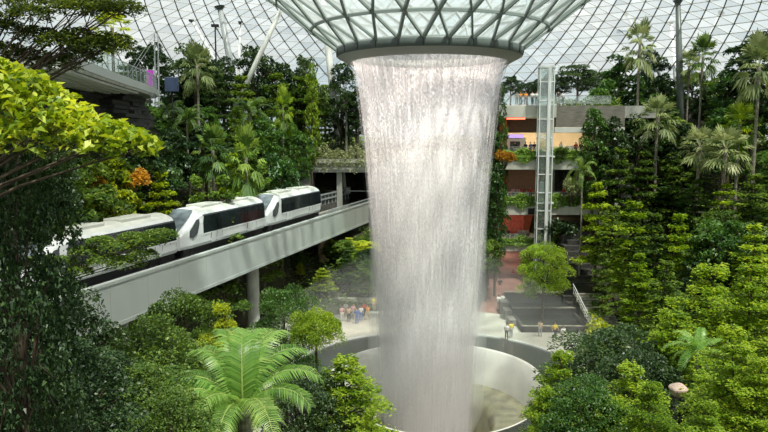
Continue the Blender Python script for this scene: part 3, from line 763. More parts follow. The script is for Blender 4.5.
obj('fascia', b.mesh('fascia', GIRD), wk)
b = MB()
for k in range(7):
    o_ = .9 + k * .8
    pts = [(x - o_, y, ZW - .68) for x, y in edge[:6]]
    for a_, c_ in zip(pts, pts[1:]): b.bar(a_, c_, .42, .16)
obj('soffit_slats', b.mesh('soffit_slats', CONCL), wk)
b = MB(); g = MB()
for (x0, y0), (x1, y1) in zip(edge, edge[1:]):
    L_ = math.hypot(x1 - x0, y1 - y0); n = max(1, int(L_ / 1.2))
    for k in range(n):
        t = k / n; x = x0 + (x1 - x0) * t; y = y0 + (y1 - y0) * t
        b.tube([(x - .1, y, ZW), (x - .1, y, ZW + 1.25)], .035, 5)
    b.bar((x0 - .1, y0, ZW + 1.2), (x1 - .1, y1, ZW + 1.2), .07, .06)
    g.bar((x0 - .06, y0, ZW + .6), (x1 - .06, y1, ZW + .6), .02, 1.05)
r_ = obj('railing', b.mesh('railing', STEELG), wk); obj('glass_panel', g.mesh('glass_panel', GLASSC), r_)
# stacked rock ledges under the platform
b = MB(); rr = random.Random(5)
for k in range(26):
    z = 14.3 + k * .385; y = 46 + rr.uniform(0, 2)
    while y < 72:
        l_ = rr.uniform(1.6, 5); yc = y + l_ / 2; xx = -24.0 + rr.uniform(-.35, .35) + .45 * math.sin(k * .45) + 1.1 * math.exp(-((yc - 64) / 4) ** 2) - .012 * abs(yc - 62) ** 1.6
        b.box((xx - 6, y, z), (xx, y + l_, z + .35)); y += l_ + .04
tag(obj('rock_wall', b.mesh('rock_wall', STONE)), 'dark layered rock wall below the curved walkway platform', 'wall', kind='structure')
# banner and dark sign box on the platform
p = at(157, 88, 66.5); bn = tag(empty('banner', (p.x - .6, p.y, ZW)), 'small purple banner on the tip of the curved walkway', 'banner')
b = MB(); b.box((-.32, -.03, .15), (.32, .03, 1.9)); obj('cloth', b.mesh('cloth', PURPLE), bn)
b = MB(); b.tube([(-.36, 0, 0), (-.36, 0, 2.0)], .03, 6); b.tube([(-.4, 0, 1.95), (.35, 0, 1.95)], .025, 6); obj('pole', b.mesh('pole', STEELG), bn)
p = at(172, 92, 72); zb = terr(p.x, p.y); sb = tag(empty('sign_box', (p.x, p.y, zb)), 'dark boxy speaker on a post between the walkway tip and a fan palm', 'signboard')
b = MB(); b.box((-.65, -.35, p.z - zb), (.65, .35, p.z - zb + 1.5)); bake(bevel(obj('cabinet', b.mesh('cabinet', pbr('box_navy', (.04, .06, .12), .4)), sb), .06))
b = MB(); b.tube([(0, 0, 0), (0, 0, p.z - zb)], .08, 8); obj('post', b.mesh('post', BLACK), sb)
# ------------------------------------------------------------------ roof struts
ST = [  # top px,py ; bottom px,py ; depth ; radius ; material ; label
 ((195, 26), (216, 62), 106, .30, STEELW, 'slim white roof strut leaning right above the trees by the dark lamp post'),
 ((221, 14), (231, 66), 104, .55, STEELG, 'thick grey roof strut behind the forest, right of the dark lamp post'),
 ((240, 24), (239, 62), 109, .22, STEELW, 'thin white upright roof strut between the two thick grey struts'),
 ((277, 18), (250, 76), 96, .36, CONCL, 'pale grey roof strut leaning left over the forest left of the waterfall'),
 ((326, 30), (332, 84), 104, .55, CONCL, 'pale upright roof column beside the ring, left of the waterfall'),
 ((626, 14), (646, 50), 108, .28, STEELG, 'short grey roof strut leaning right over the glass lift terrace trees'),
 ((671, 22), (676, 84), 112, .34, STEELW, 'white roof strut just left of the thick dark post on the wooded slope'),
 ((678, 3), (680, 92), 98, .48, STEELD, 'thick dark upright roof post rising from the wooded slope'),
 ((721, 13), (694, 66), 108, .36, STEELG, 'grey roof strut leaning left, right of the thick dark post'),
 ((344, 22), (335, 44), 100, .1, STEELW, None),
]
for tp_, bt, d, rad, m, lab in ST:
    if not lab: continue
    A = at(*tp_, d); B = at(*bt, d)
    dirv = (A - B).normalized()
    for _ in range(200):
        if A.z >= roofz(math.hypot(A.x - AX, A.y - AY)) - .15: break
        A = A + dirv * .25
    zb = terr(B.x, B.y)
    for _ in range(200):
        if B.z <= terr(B.x, B.y): break
        B = B - dirv * .25
    o = tag(empty('roof_strut', B), lab, 'strut')
    b = MB(); b.tube([(0, 0, 0), (A - B) * .5, (A - B)], [rad * .85, rad, rad * .7], 14); obj('shaft', b.mesh('shaft', m, True), o)
    b = MB(); b.tube([(A - B) - dirv * .4, (A - B) + dirv * .15], [rad * .7, rad * 1.5], 12); obj('roof_joint', b.mesh('roof_joint', STEELD), o)
    b = MB(); b.box((-rad * 1.8, -rad * 1.8, -.6), (rad * 1.8, rad * 1.8, .35)); obj('footing', b.mesh('footing', CONC), o)
p = at(216, 60, 96); zb = terr(p.x, p.y); q = at(216, 27, 96)
lp = tag(empty('lamp_post', (p.x, p.y, zb)), 'tall dark lamp post with a flat head above the trees behind the walkway', 'lamp post')
b = MB(); b.tube([(0, 0, -.3), (0, 0, q.z - zb)], [.16, .1], 8); obj('pole', b.mesh('pole', BLACK), lp)
b = MB(); b.box((-.5, -.25, q.z - zb), (.5, .25, q.z - zb + .35)); obj('lamp_head', b.mesh('lamp_head', BLACK), lp)
for px, lab in ((153, 'left one of two slim stay masts behind the purple banner'), (156.5, 'right one of two slim stay masts behind the purple banner')):
    p = at(px, 85, 76); q = at(px + 1.5, 34, 76); zb = terr(p.x, p.y)
    o = tag(empty('stay_mast', (p.x, p.y, zb)), lab, 'mast'); b = MB(); b.tube([(0, 0, -.3), (q.x - p.x, 0, q.z - zb)], [.12, .07], 7); obj('mast', b.mesh('mast', STEELG), o)
    b = MB(); b.tube([(q.x - p.x, 0, q.z - zb), (-2.2, -3, p.z - zb)], .025, 4); obj('stay_cable', b.mesh('stay_cable', STEELG), o)

# ------------------------------------------------------------------ terraces building
XL, XR, YF, YB = 15.0, 29.6, 90.0, 104.0
bd = tag(empty('terraced_building', (21, 90, 0)), 'open terraced building with planted balcony edges and warm lit shop floor', 'building')
def bb(name, lo, hi, mat, parent=bd, bev=0):
    o = bx(name, (lo[0] - 21, lo[1] - 90, lo[2]), (hi[0] - 21, hi[1] - 90, hi[2]), mat, parent, bev); return o
LEVELS = [6.4, 12.0, 18.0, 24.6]
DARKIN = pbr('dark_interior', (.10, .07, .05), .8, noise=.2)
bb('floor_slab', (XL - 1.6, YF, 5.4), (XR - 3, 112, 6.3), CONC, bev=.05)
bb('floor_slab', (XL, YF, 10.9), (XR, YB, 11.95), CONCB, bev=.05)
bb('floor_slab', (XL, YF - .3, 16.5), (XR + .3, YB, 17.95), CONCB, bev=.05)
bb('floor_slab', (XL, YF - .4, 22.9), (22.5, 112, 24.5), CONCB, bev=.05)
bb('floor_slab', (22.5, YF + 1, 22.9), (36, 112, 24.5), CONC)
bb('timber_screen', (22.5, YF - .2, 21.7), (31.5, YF + .9, 24.45), WOODP)
bb('light_band', (22.3, YF - .35, 20.95), (31.5, YF + .6, 21.65), CONCL, bev=.03)
bb('back_wall', (XL, 101.0, 18.0), (31, 101.3, 22.9), WARM)
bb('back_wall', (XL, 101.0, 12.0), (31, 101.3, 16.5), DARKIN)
bb('back_wall', (XL, 101.0, 6.3), (31, 101.3, 10.9), TERRA)
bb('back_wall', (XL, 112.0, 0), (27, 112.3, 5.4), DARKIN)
bb('side_wall', (31, 91, 0), (31.4, 104, 22.9), CONC)
bb('passage_wall', (23.5, 91, 0), (24, 112, 5.4), CONCD)
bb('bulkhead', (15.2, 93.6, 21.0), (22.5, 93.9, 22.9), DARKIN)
bb('column', (15.6, 92.5, 18.0), (16.6, 93.5, 22.9), TERRA)
bb('column', (15.6, 92.5, 12.0), (16.8, 93.5, 16.5), TERRA)
bb('column', (22.6, 92.5, 6.4), (23.2, 93.1, 10.9), CONC); bb('column', (22.6, 92.5, 12), (23.2, 93.1, 16.5), CONC); bb('column', (26.2, 92.5, 12), (26.8, 93.1, 16.5), CONC)
bb('red_panel', (17.0, 99, 6.4), (20.5, 99.3, 10.6), pbr('red_panel', (.42, .10, .07), .6, noise=.3)); bb('shop_counter', (25.2, 95, 18), (26.8, 96, 19.2), CONCL)
bb('shop_window', (25, 100.7, 12.2), (29.5, 101, 15.6), GLASSD)
sg = bb('display_screen', (19.0, YF - .95, 10.25), (20.4, YF - .78, 11.05), BLACK)
k_ = tag(empty('kiosk', (18.2, 95, 18)), 'small white kiosk with a purple lit sign on the shop floor', 'kiosk')
bx('body', (-1.5, 0, 0), (1.5, 2, 2.2), WHITE, k_, .05); bx('sign', (-1.1, -.1, 2.25), (1.1, .1, 2.75), pbr('purple_sign', (.35, .2, .8), .5, emit=(.5, .35, 1), es=1.2), k_); bx('roof', (-1.7, -.2, 2.2), (1.7, 2.1, 2.3), WHITE, k_); bx('doorway', (-.7, -.04, 0), (.7, 0, 1.8), DGREY, k_)
rl = bx('light_strip', (16.2, 90.4, 22.7), (18.6, 90.6, 22.88), REDL); tag(rl, 'red glowing light strip under the top terrace slab', 'light')
# ceiling lamps that light each floor
def lamp(x, y, z, sx, sy, e, col, lab):
    o = tag(empty('ceiling_light', (x, y, z)), lab, 'light', 'ceiling lights of the terraced building')
    bx('diffuser', (-sx / 2, -sy / 2, -.06), (sx / 2, sy / 2, -.02), LAMPW, o); bx('housing', (-sx / 2 - .05, -sy / 2 - .05, -.02), (sx / 2 + .05, sy / 2 + .05, .0), STEELG, o)
    l = bpy.data.lights.new('lamp', 'AREA'); l.shape = 'RECTANGLE'; l.size = sx; l.size_y = sy; l.energy = e; l.color = col
    lo = obj('lamp', l, o); lo.location = (0, 0, -.12)
CLL = 'flat ceiling light inside the terraced building'
for x in (17, 21, 25, 29): lamp(x, 96, 22.9, 1.6, .8, 330, (1, .84, .62), CLL)
for x in (17, 23): lamp(x, 97, 16.5, 1.4, .6, 90, (1, .7, .5), CLL)
for x in (17, 23): lamp(x, 96, 10.9, 1.4, .6, 90, (1, .7, .55), CLL)
for y in (95, 101, 107): lamp(18.5, y, 5.4, 1.4, .6, 70, (1, .85, .78), CLL)
# railings along each floor edge: glass with a thin rail
for i, z in enumerate(LEVELS):
    x0, x1 = XL, (XR - 3 if i == 0 else XR)
    yf = YF + (.12 if i != 3 else -.2)
    r = tag(empty('balcony_railing', (x0, yf, z)), 'glass railing along the ' + ('lowest', 'second', 'shop floor', 'top')[i] + ' balcony of the terraced building', 'railing')
    b = MB(); b.bar((0, 0, 1.1), (x1 - x0, 0, 1.1), .06, .06)
    for k in range(int((x1 - x0) / 1.5) + 1): b.tube([(k * 1.5, 0, 0), (k * 1.5, 0, 1.1)], .03, 5)
    obj('rail', b.mesh('rail', STEELG), r)
    b = MB(); b.box((0, -.01, .08), (x1 - x0, .01, 1.02)); obj('glass_panel', b.mesh('glass_panel', GLASSC), r)
# lift tower
A = at(536.5, 235, 87); B_ = at(553, 235, 87); zt = at(545, 66, 87).z; A.x += .1; B_.x -= .25
lf = tag(empty('lift_tower', ((A.x + B_.x) / 2, 88, 0)), 'tall glass lift shaft with a white steel frame in front of the terraces', 'lift')
hw = (B_.x - A.x) / 2
b = MB()
for sx in (-hw, hw * .25, hw):
    for sy in (-.55, .55):
        if sx == hw * .25 and sy > 0: continue
        b.box((sx - .06, sy - .06, 0), (sx + .06, sy + .06, zt))
b.box((hw * .35 - .22, -.75, 0), (hw * .35 + .16, -.45, zt))
for z in np.arange(1.5, zt + .01, 2.35):
    b.box((-hw, -.62, z - .06), (hw, -.5, z + .06)); b.box((-hw, .5, z - .06), (hw, .62, z + .06)); b.box((-hw - .05, -.6, z - .06), (-hw + .05, .6, z + .06)); b.box((hw - .05, -.6, z - .06), (hw + .05, .6, z + .06))
b.box((-hw - .15, -.7, zt - .15), (hw + .15, .7, zt + .1))
obj('frame', b.mesh('frame', STEELW), lf)
b = MB(); b.box((-hw + .02, -.55, .1), (hw - .02, -.52, zt - .15)); b.box((-hw + .02, .52, .1), (hw - .02, .55, zt - .15)); b.box((-hw, -.5, .1), (-hw + .02, .5, zt - .15)); b.box((hw - .02, -.5, .1), (hw, .5, zt - .15))
obj('glass_panel', b.mesh('glass_panel', GLASSC), lf)
b = MB(); b.box((-hw + .25, -.42, 12.1), (hw * .2 - .05, .42, 14.6)); cbn = bake(bevel(obj('cabin', b.mesh('cabin', STEELG), lf), .08))
for z in LEVELS:
    b = MB(); b.box((-hw - .1, -.5, z - .22), (hw + .35, 1.6, z - .02)); obj('landing', b.mesh('landing', STEELW), lf)

# ------------------------------------------------------------------ stone cascade, ponds, steps and benches by the plaza
def ledge(name, x0, y0, x1, y1, z0, z1, mat, lab, cat, grp=None):
    cx, cy = (x0 + x1) / 2, (y0 + y1) / 2
    o = bx(name, (x0 - cx, y0 - cy, 0), (x1 - cx, y1 - cy, z1 - z0), mat, None, .04); o.location = (cx, cy, z0)
    return tag(o, lab, cat, grp)
GC = 'stacked dark stone ledges of the cascade'
rr = random.Random(12)
for k in range(13):
    z = .6 * k; y = 76.5 + k * .95; x0 = 21.0 + k * .22 + rr.uniform(-.4, .4)
    ledge('cascade_ledge', x0, y, x0 + 3.6 + rr.uniform(-.5, .6), y + 2.6, z - .6, z + .55, STONE,
          'dark wet stone ledge in the stepped cascade climbing beside the terraces', 'rock', GC)
P0 = gat(519, 333, .12); P1 = gat(586, 333, .12); P2 = gat(590, 301, .12)
pd = tag(empty('cascade_pond', (17, 70, 0)), 'two-level rectangular stone pond with dark water at the foot of the cascade', 'pond')
def pb(name, lo, hi, mat): return bx(name, (lo[0] - 17, lo[1] - 70, lo[2]), (hi[0] - 17, hi[1] - 70, hi[2]), mat, pd)
xa, xb, ya = P0.x + .3, P1.x + .4, P0.y + .2
pb('wall', (xa, ya, 0), (xb, ya + .35, .75), STONE); pb('wall', (xa, ya, 0), (xa + .35, ya + 5.4, .75), STONE)
pb('wall', (xb - .35, ya, 0), (xb, ya + 10.5, .9), STONE); pb('wall', (xa, ya + 5.2, 0), (xb, ya + 5.6, 1.35), STONE)
pb('wall', (xa, ya + 5.2, 0), (xa + .35, ya + 10.5, 1.35), STONE); pb('wall', (xa, ya + 10.3, 0), (xb, ya + 10.7, 2.0), STONE)
pb('coping', (xa, ya + 5.15, 1.35), (xb, ya + 5.7, 1.43), STONEL); pb('coping', (xa, ya + 10.2, 2.0), (xb, ya + 10.8, 2.08), STONEL); pb('coping', (xa, ya - .05, .75), (xb, ya + .4, .8), STONEL)
pb('lower_water', (xa + .3, ya + .3, .3), (xb - .3, ya + 5.3, .62), WATER); pb('upper_water', (xa + .3, ya + 5.5, .6), (xb - .3, ya + 10.4, 1.22), WATER)
for k in range(3):
    ledge('timber_bench', xa - .85, ya + 2.4 + k * 2.5, xa - .06, ya + 4.2 + k * 2.5, .12, .8 + k * .35, WOODP,
          ('nearest', 'middle', 'farthest')[k] + ' of three stepped dark timber blocks between the red path and the pond', 'bench')
st = tag(empty('steps', (xb + .3, ya, 0)), 'pale stone steps with a metal handrail right of the cascade pond', 'steps')
for k in range(14):
    bx('step', (.1, k * .55, -.4), (3.4, k * .55 + .6, .18 * (k + 1)), STONEL, st)
b = MB(); b.tube([(.05, -.3, 1.0), (.05, 7.7, 3.6)], .05, 6); b.tube([(.05, -.3, .6), (.05, 7.7, 3.2)], .03, 6)
for k in range(6): b.tube([(.05, k * 1.5, k * .49), (.05, k * 1.5, k * .49 + 1.1)], .035, 5)
obj('handrail', b.mesh('handrail', STEELW), st)
# retaining walls on the slope right of the terraces
for (px, py, d, w, h, lab) in ((606, 172, 92, 2.2, 4.6, 'grey concrete retaining wall block beside the terraces, behind a slender palm'), (626, 190, 86, 1.6, 3.2, 'small concrete wall piece among the trees on the wooded slope'),
                               (704, 112, 104, 8, 4.4, 'dark grey slatted wall behind the tall fan palm')):
    p = at(px, py, d); zb = min(terr(p.x, p.y), p.z - h / 2) - .3
    o = bx('retaining_wall', (-w / 2, 0, 0), (w / 2, .5, p.z + h / 2 - zb), CONC if w < 5 else WOODP, None, .03); o.location = (p.x, p.y, zb); tag(o, lab, 'wall')
# left plaza: low wall and sloping rails behind the visitors
p = gat(345, 316, 0); 
o = ledge('low_wall', p.x - 7, p.y + 3.2, p.x + 4.5, p.y + 3.8, 0, 1.3, STONEL, 'low stone wall behind the group of visitors left of the waterfall', 'wall')
p = at(678, 390, 30); zb = terr(p.x, p.y)
bo = bmesh.new(); bmesh.ops.create_icosphere(bo, subdivisions=3, radius=.42)
for v in bo.verts:
    v.co *= 1 + .16 * math.sin(v.co.x * 7 + 1) * math.cos(v.co.y * 6) + .08 * math.sin(v.co.z * 11); v.co.z *= .75
me = bpy.data.meshes.new('boulder'); bo.to_mesh(me); bo.free(); me.materials.append(BOULD)
o = obj('boulder', me, None, (p.x, p.y, p.z)); tag(o, 'pale pinkish boulder poking out of the bright foliage on the near slope', 'rock')
b = MB(); b.tube([(p.x, p.y, zb - .3), (p.x + .1, p.y, (zb + p.z) / 2), (p.x, p.y, p.z - .3)], [1.0, .7, .3], 9); o = obj('rock_outcrop', b.mesh('rock_outcrop', STONE)); tag(o, 'dark rock outcrop carrying the pale pinkish boulder', 'rock')

# ------------------------------------------------------------------ people
def skin_mesh(vs, es, rs, mats, sub=1, root=0):
    me = bpy.data.meshes.new('body'); me.from_pydata(vs, es, []); o = bpy.data.objects.new('tmp', me); COL.objects.link(o)
    o.modifiers.new('skin', 'SKIN'); o.modifiers.new('sub', 'SUBSURF').levels = sub; o.modifiers['sub'].render_levels = sub
    for i, r in enumerate(rs):
        sv = me.skin_vertices[0].data[i]; sv.radius = (r[0], r[1]) if hasattr(r, '__len__') else (r, r); sv.use_root = (i == root)
    dg = bpy.context.evaluated_depsgraph_get(); dg.update()
    m2 = bpy.data.meshes.new_from_object(o.evaluated_get(dg)); bpy.data.objects.remove(o); bpy.data.meshes.remove(me)
    m2.materials.clear()
    for m in mats: m2.materials.append(m)
    m2.polygons.foreach_set('use_smooth', [True] * len(m2.polygons)); return m2
SKIN = pbr('skin', (.50, .31, .22), .6); HAIR = pbr('hair_black', (.02, .016, .014), .5)
CLO = {n: pbr('cloth_' + n, c, .8) for n, c in dict(white=(.80, .78, .75), yellow=(.80, .62, .05), red=(.65, .07, .05), pink=(.75, .40, .42), dark=(.03, .03, .04), blue=(.10, .18, .45), orange=(.85, .35, .06), tan=(.55, .42, .28), grey=(.3, .3, .3), teal=(.08, .35, .33)).items()}
def person_meshes(pose):
    if pose == 'sit':
        J = dict(pel=(0, 0, .52), ch=(0, .03, .92), nk=(0, .02, 1.10), hd=(0, -.02, 1.22), top=(0, -.02, 1.36), shl=(-.19, .02, 1.03), shr=(.19, .02, 1.03), ell=(-.24, -.08, .78), elr=(.24, -.08, .78), hal=(-.14, -.3, .66), har=(.14, -.3, .66),
                 hil=(-.1, 0, .5), hir=(.1, 0, .5), knl=(-.12, -.42, .52), knr=(.12, -.42, .52), anl=(-.12, -.44, .09), anr=(.12, -.44, .09), tol=(-.12, -.6, .04), tor=(.12, -.6, .04))
    else:
        w = .30 if pose == 'walk' else .02
        arm = pose == 'raise'
        J = dict(pel=(0, 0, .93), ch=(0, 0, 1.28), nk=(0, 0, 1.46), hd=(0, -.02, 1.57), top=(0, -.02, 1.70), shl=(-.19, 0, 1.40), shr=(.19, 0, 1.40), ell=(-.25, w * .6, 1.12), elr=(.25, -w * .6, 1.12) if not arm else (.24, -.22, 1.22),
                 hal=(-.25, w * .3 - .08, .86), har=(.25, -w - .08, .88) if not arm else (.12, -.34, 1.48), hil=(-.1, 0, .9), hir=(.1, 0, .9), knl=(-.11, -w * .75 - .01, .5), knr=(.11, w * .3, .5), anl=(-.11, -w * .8, .08), anr=(.11, w * 1.2, .1), tol=(-.12, -w * .8 - .16, .035), tor=(.12, w * 1.2 - .13, .035))
    K = list(J); I = {k: i for i, k in enumerate(K)}
    E = [('pel', 'ch'), ('ch', 'nk'), ('nk', 'hd'), ('hd', 'top'), ('ch', 'shl'), ('ch', 'shr'), ('shl', 'ell'), ('shr', 'elr'), ('ell', 'hal'), ('elr', 'har'), ('pel', 'hil'), ('pel', 'hir'), ('hil', 'knl'), ('hir', 'knr'), ('knl', 'anl'), ('knr', 'anr'), ('anl', 'tol'), ('anr', 'tor')]
    RD = dict(pel=(.13, .1), ch=(.15, .1), nk=.055, hd=(.085, .1), top=(.07, .08), shl=.06, shr=.06, ell=.042, elr=.042, hal=.035, har=.035, hil=.09, hir=.09, knl=.06, knr=.06, anl=.042, anr=.042, tol=.035, tor=.035)
    full = skin_mesh([J[k] for k in K], [(I[a], I[b_]) for a, b_ in E], [RD[k] for k in K], [SKIN])
    def subset(ks, es, extra=.018, mod={}):
        ii = {k: i for i, k in enumerate(ks)}
        rs = []
        for k in ks:
            r = mod.get(k, RD[k]); rs.append(tuple(x + extra for x in r) if hasattr(r, '__len__') else r + extra)
        return skin_mesh([J[k] for k in ks], [(ii[a], ii[b_]) for a, b_ in es], rs, [CLO['white']])
    sh = subset(['ch', 'pel', 'shl', 'shr', 'ell', 'elr'], [('ch', 'pel'), ('ch', 'shl'), ('ch', 'shr'), ('shl', 'ell'), ('shr', 'elr')], .022)
    tr = subset(['pel', 'hil', 'hir', 'knl', 'knr', 'anl', 'anr'], [('pel', 'hil'), ('pel', 'hir'), ('hil', 'knl'), ('hir', 'knr'), ('knl', 'anl'), ('knr', 'anr')], .016)
    bmh = bmesh.new(); bmesh.ops.create_icosphere(bmh, subdivisions=2, radius=1)
    h = J['hd']; hz = (J['hd'][2] + J['top'][2]) / 2
    bmesh.ops.delete(bmh, geom=[v for v in bmh.verts if v.co.z < -.35 or (v.co.y < -.3 and v.co.z < .35)], context='VERTS')
    for v in bmh.verts: v.co = Vector((v.co.x * .108 + h[0], v.co.y * .118 + h[1] + .015, v.co.z * .135 + hz + .015))
    hm = bpy.data.meshes.new('hair'); bmh.to_mesh(hm); bmh.free(); hm.materials.append(HAIR)
    return full, sh, tr, hm
PM = {k: person_meshes(k) for k in ('stand', 'walk', 'sit', 'raise')}
def person(x, y, z, shirt, trousers, pose, rz, lab, grp=None, s=1.0):
    full, sh, tr, hm = PM[pose]
    o = obj('person', full, None, (x, y, z)); o.rotation_euler = (0, 0, rz); o.scale = (s,) * 3; tag(o, lab, 'person', grp)
    a = obj('shirt', sh, o); set_mat(a, CLO[shirt]); t = obj('trousers', tr, o); set_mat(t, CLO[trousers]); obj('hair', hm, o)
    return o
def ppl(px, pyf, z, sh, tr, pose, rz, lab, d=None, grp=None, s=1.0):
    p = at(px, pyf, d) if d else gat(px, pyf, z)
    if not d: z = z
    return person(p.x, p.y, z, sh, tr, pose, rz, lab, grp, s)
PPL = [
 (498.5, 309, .12, 'white', 'grey', 'stand', 2.9, 'person in a white shirt walking up the red path, left of the pair'),
 (502.5, 308, .12, 'white', 'tan', 'walk', 3.3, 'person in a white shirt and tan trousers, right of the pair on the red path'),
 (500, 291, .12, 'dark', 'dark', 'walk', .3, 'person in dark clothes halfway up the red path'),
 (513, 282, .3, 'red', 'dark', 'walk', 3.0, 'person in a red shirt under the mouth of the red passage'),
 (519, 281, .3, 'tan', 'grey', 'stand', 3.0, 'person in a tan shirt by the right edge of the red passage'),
 (506.5, 340, .12, 'white', 'dark', 'stand', 2.6, 'person in a white shirt and dark trousers at the pool edge below the red path'),
 (511, 338, .12, 'yellow', 'grey', 'stand', 3.4, 'person in a yellow shirt beside the one in white at the pool edge'),
 (554.5, 339, .12, 'yellow', 'dark', 'walk', .5, 'person in a yellow shirt and dark trousers walking past the cascade pond'),
 (563, 343, .12, 'white', 'white', 'stand', .2, 'person all in white at the pool edge right of the one in yellow'),
 (570, 350, .12, 'grey', 'dark', 'sit', .6, 'person in grey crouching at the pool edge near the treetop'),
 (540, 337, .12, 'tan', 'grey', 'raise', 2.9, 'person in a tan shirt lifting a hand in front of the pond wall'),
 (342, 321, .12, 'pink', 'white', 'stand', .4, 'person in a pink shirt, leftmost visitor by the low stone wall'),
 (346, 317, .12, 'white', 'tan', 'stand', -.3, 'person in a white shirt standing second from the low wall corner'),
 (349, 322, .12, 'tan', 'dark', 'raise', .2, 'person in a tan shirt raising a hand in the visitor group left of the waterfall'),
 (353, 319, .12, 'pink', 'grey', 'walk', .8, 'person in a pink shirt walking in the middle of the visitor group'),
 (357, 324, .12, 'blue', 'blue', 'stand', -.2, 'person in blue clothes in the visitor group left of the waterfall'),
 (361, 321, .12, 'white', 'blue', 'stand', .1, 'person in a white shirt and blue trousers in the visitor group'),
 (364, 317, .12, 'red', 'dark', 'stand', .5, 'person in a bright red shirt in the visitor group'),
 (367.5, 320, .12, 'orange', 'tan', 'walk', -.6, 'person in an orange shirt nearest to the waterfall in the group'),
 (374, 311, .12, 'yellow', 'tan', 'stand', 0, 'person in a yellow shirt half behind the edge of the falling water'),
]
for px, pf, z, a, b_, po, rz, lab in PPL: ppl(px, pf, z, a, b_, po, rz, lab)
for (x, y), a, b_, po, lab in (((23.9, 72.6), 'yellow', 'tan', 'stand', 'person in a yellow shirt standing on the stone steps'), ((25.9, 71.2), 'tan', 'white', 'sit', 'person in a tan shirt sitting low on the stone steps'), ((25.0, 73.9), 'red', 'grey', 'sit', 'person in a red shirt sitting on the upper stone steps')):
    kk = int((y - ya) / .55); person(x, y, .18 * (kk + 1), a, b_, po, .3, lab)
rw = [ # level z, px list
 (24.6, [(516, 'grey', 'stand'), (520, 'orange', 'raise'), (525, 'orange', 'stand'), (531, 'white', 'walk'), (535.5, 'white', 'stand'), (557, 'dark', 'walk'), (562, 'white', 'stand')], 'top terrace', 90.4),
 (18.0, [(515, 'dark', 'stand'), (520, 'grey', 'sit'), (526, 'dark', 'raise'), (531, 'blue', 'walk'), (535, 'dark', 'stand'), (561, 'white', 'stand'), (576, 'red', 'walk'), (581, 'dark', 'stand')], 'shop floor balcony', 91.6),
 (12.0, [(511, 'red', 'sit'), (514.5, 'pink', 'stand'), (519, 'pink', 'raise'), (524, 'red', 'stand'), (528, 'white', 'sit'), (532, 'red', 'walk'), (566, 'red', 'stand'), (571, 'dark', 'walk')], 'second balcony', 91.2),
 (6.4, [(497, 'white', 'stand'), (501, 'pink', 'raise'), (505, 'white', 'walk'), (510, 'dark', 'stand'), (514, 'red', 'stand'), (518, 'white', 'sit'), (522, 'pink', 'walk'), (526, 'white', 'raise'), (530, 'tan', 'stand')], 'lowest balcony', 90.8),
]
for z, row, nm, yy in rw:
    for i, (px, c, po) in enumerate(row):
        p = at(px, 150, yy); q = row[i - 1][1] if i else None
        side = 'at the left end' if i == 0 else ('at the right end' if i == len(row) - 1 else (('first', 'second', 'third', 'fourth', 'fifth', 'sixth', 'seventh', 'eighth')[i] + ' from the left'))
        person(p.x, yy + rnd.uniform(0, .5), z - .02, c, 'dark' if c != 'dark' else 'grey', po, rnd.uniform(-.6, .6), 'person in %s top, %s at the %s railing' % (c, side, nm), 'people along the terrace railings')
# ------------------------------------------------------------------ plants
proto('A0', p_broad, 7, 2.8, seed=101, h=7, R=2.8, Hc=.9, zc=6.1, blobs=26, per=520, ls=.15, mat=LM, up=.6, brad=.33)      # flat umbrella crown, fine leaves
proto('A1', p_broad, 9, 2.4, seed=102, h=9, R=2.4, Hc=1.5, zc=7.4, blobs=30, per=560, ls=.115, mat=LM, up=.55, brad=.32)
proto('G0', p_broad, 6, 1.6, seed=103, h=6, R=1.6, Hc=.42, zc=5.6, blobs=30, per=75, ls=.16, mat=LL, up=.45, brad=.36, tr=.3)     # large bright leaves close by
proto('V0', p_tiered, 9.2, 3.0, seed=105, h=9, R=3.0, mat=LV, per=900, ls=.12, tiers=4, nb=9, start=.74, thick=.3)
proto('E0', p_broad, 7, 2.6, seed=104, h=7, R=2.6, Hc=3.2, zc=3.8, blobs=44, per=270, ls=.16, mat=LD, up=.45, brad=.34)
NAME.update(V='tiered_tree', A='broadleaf_tree', G='broadleaf_tree', E='broadleaf_tree'); CAT.update(V='tree', A='tree', G='tree', E='tree')
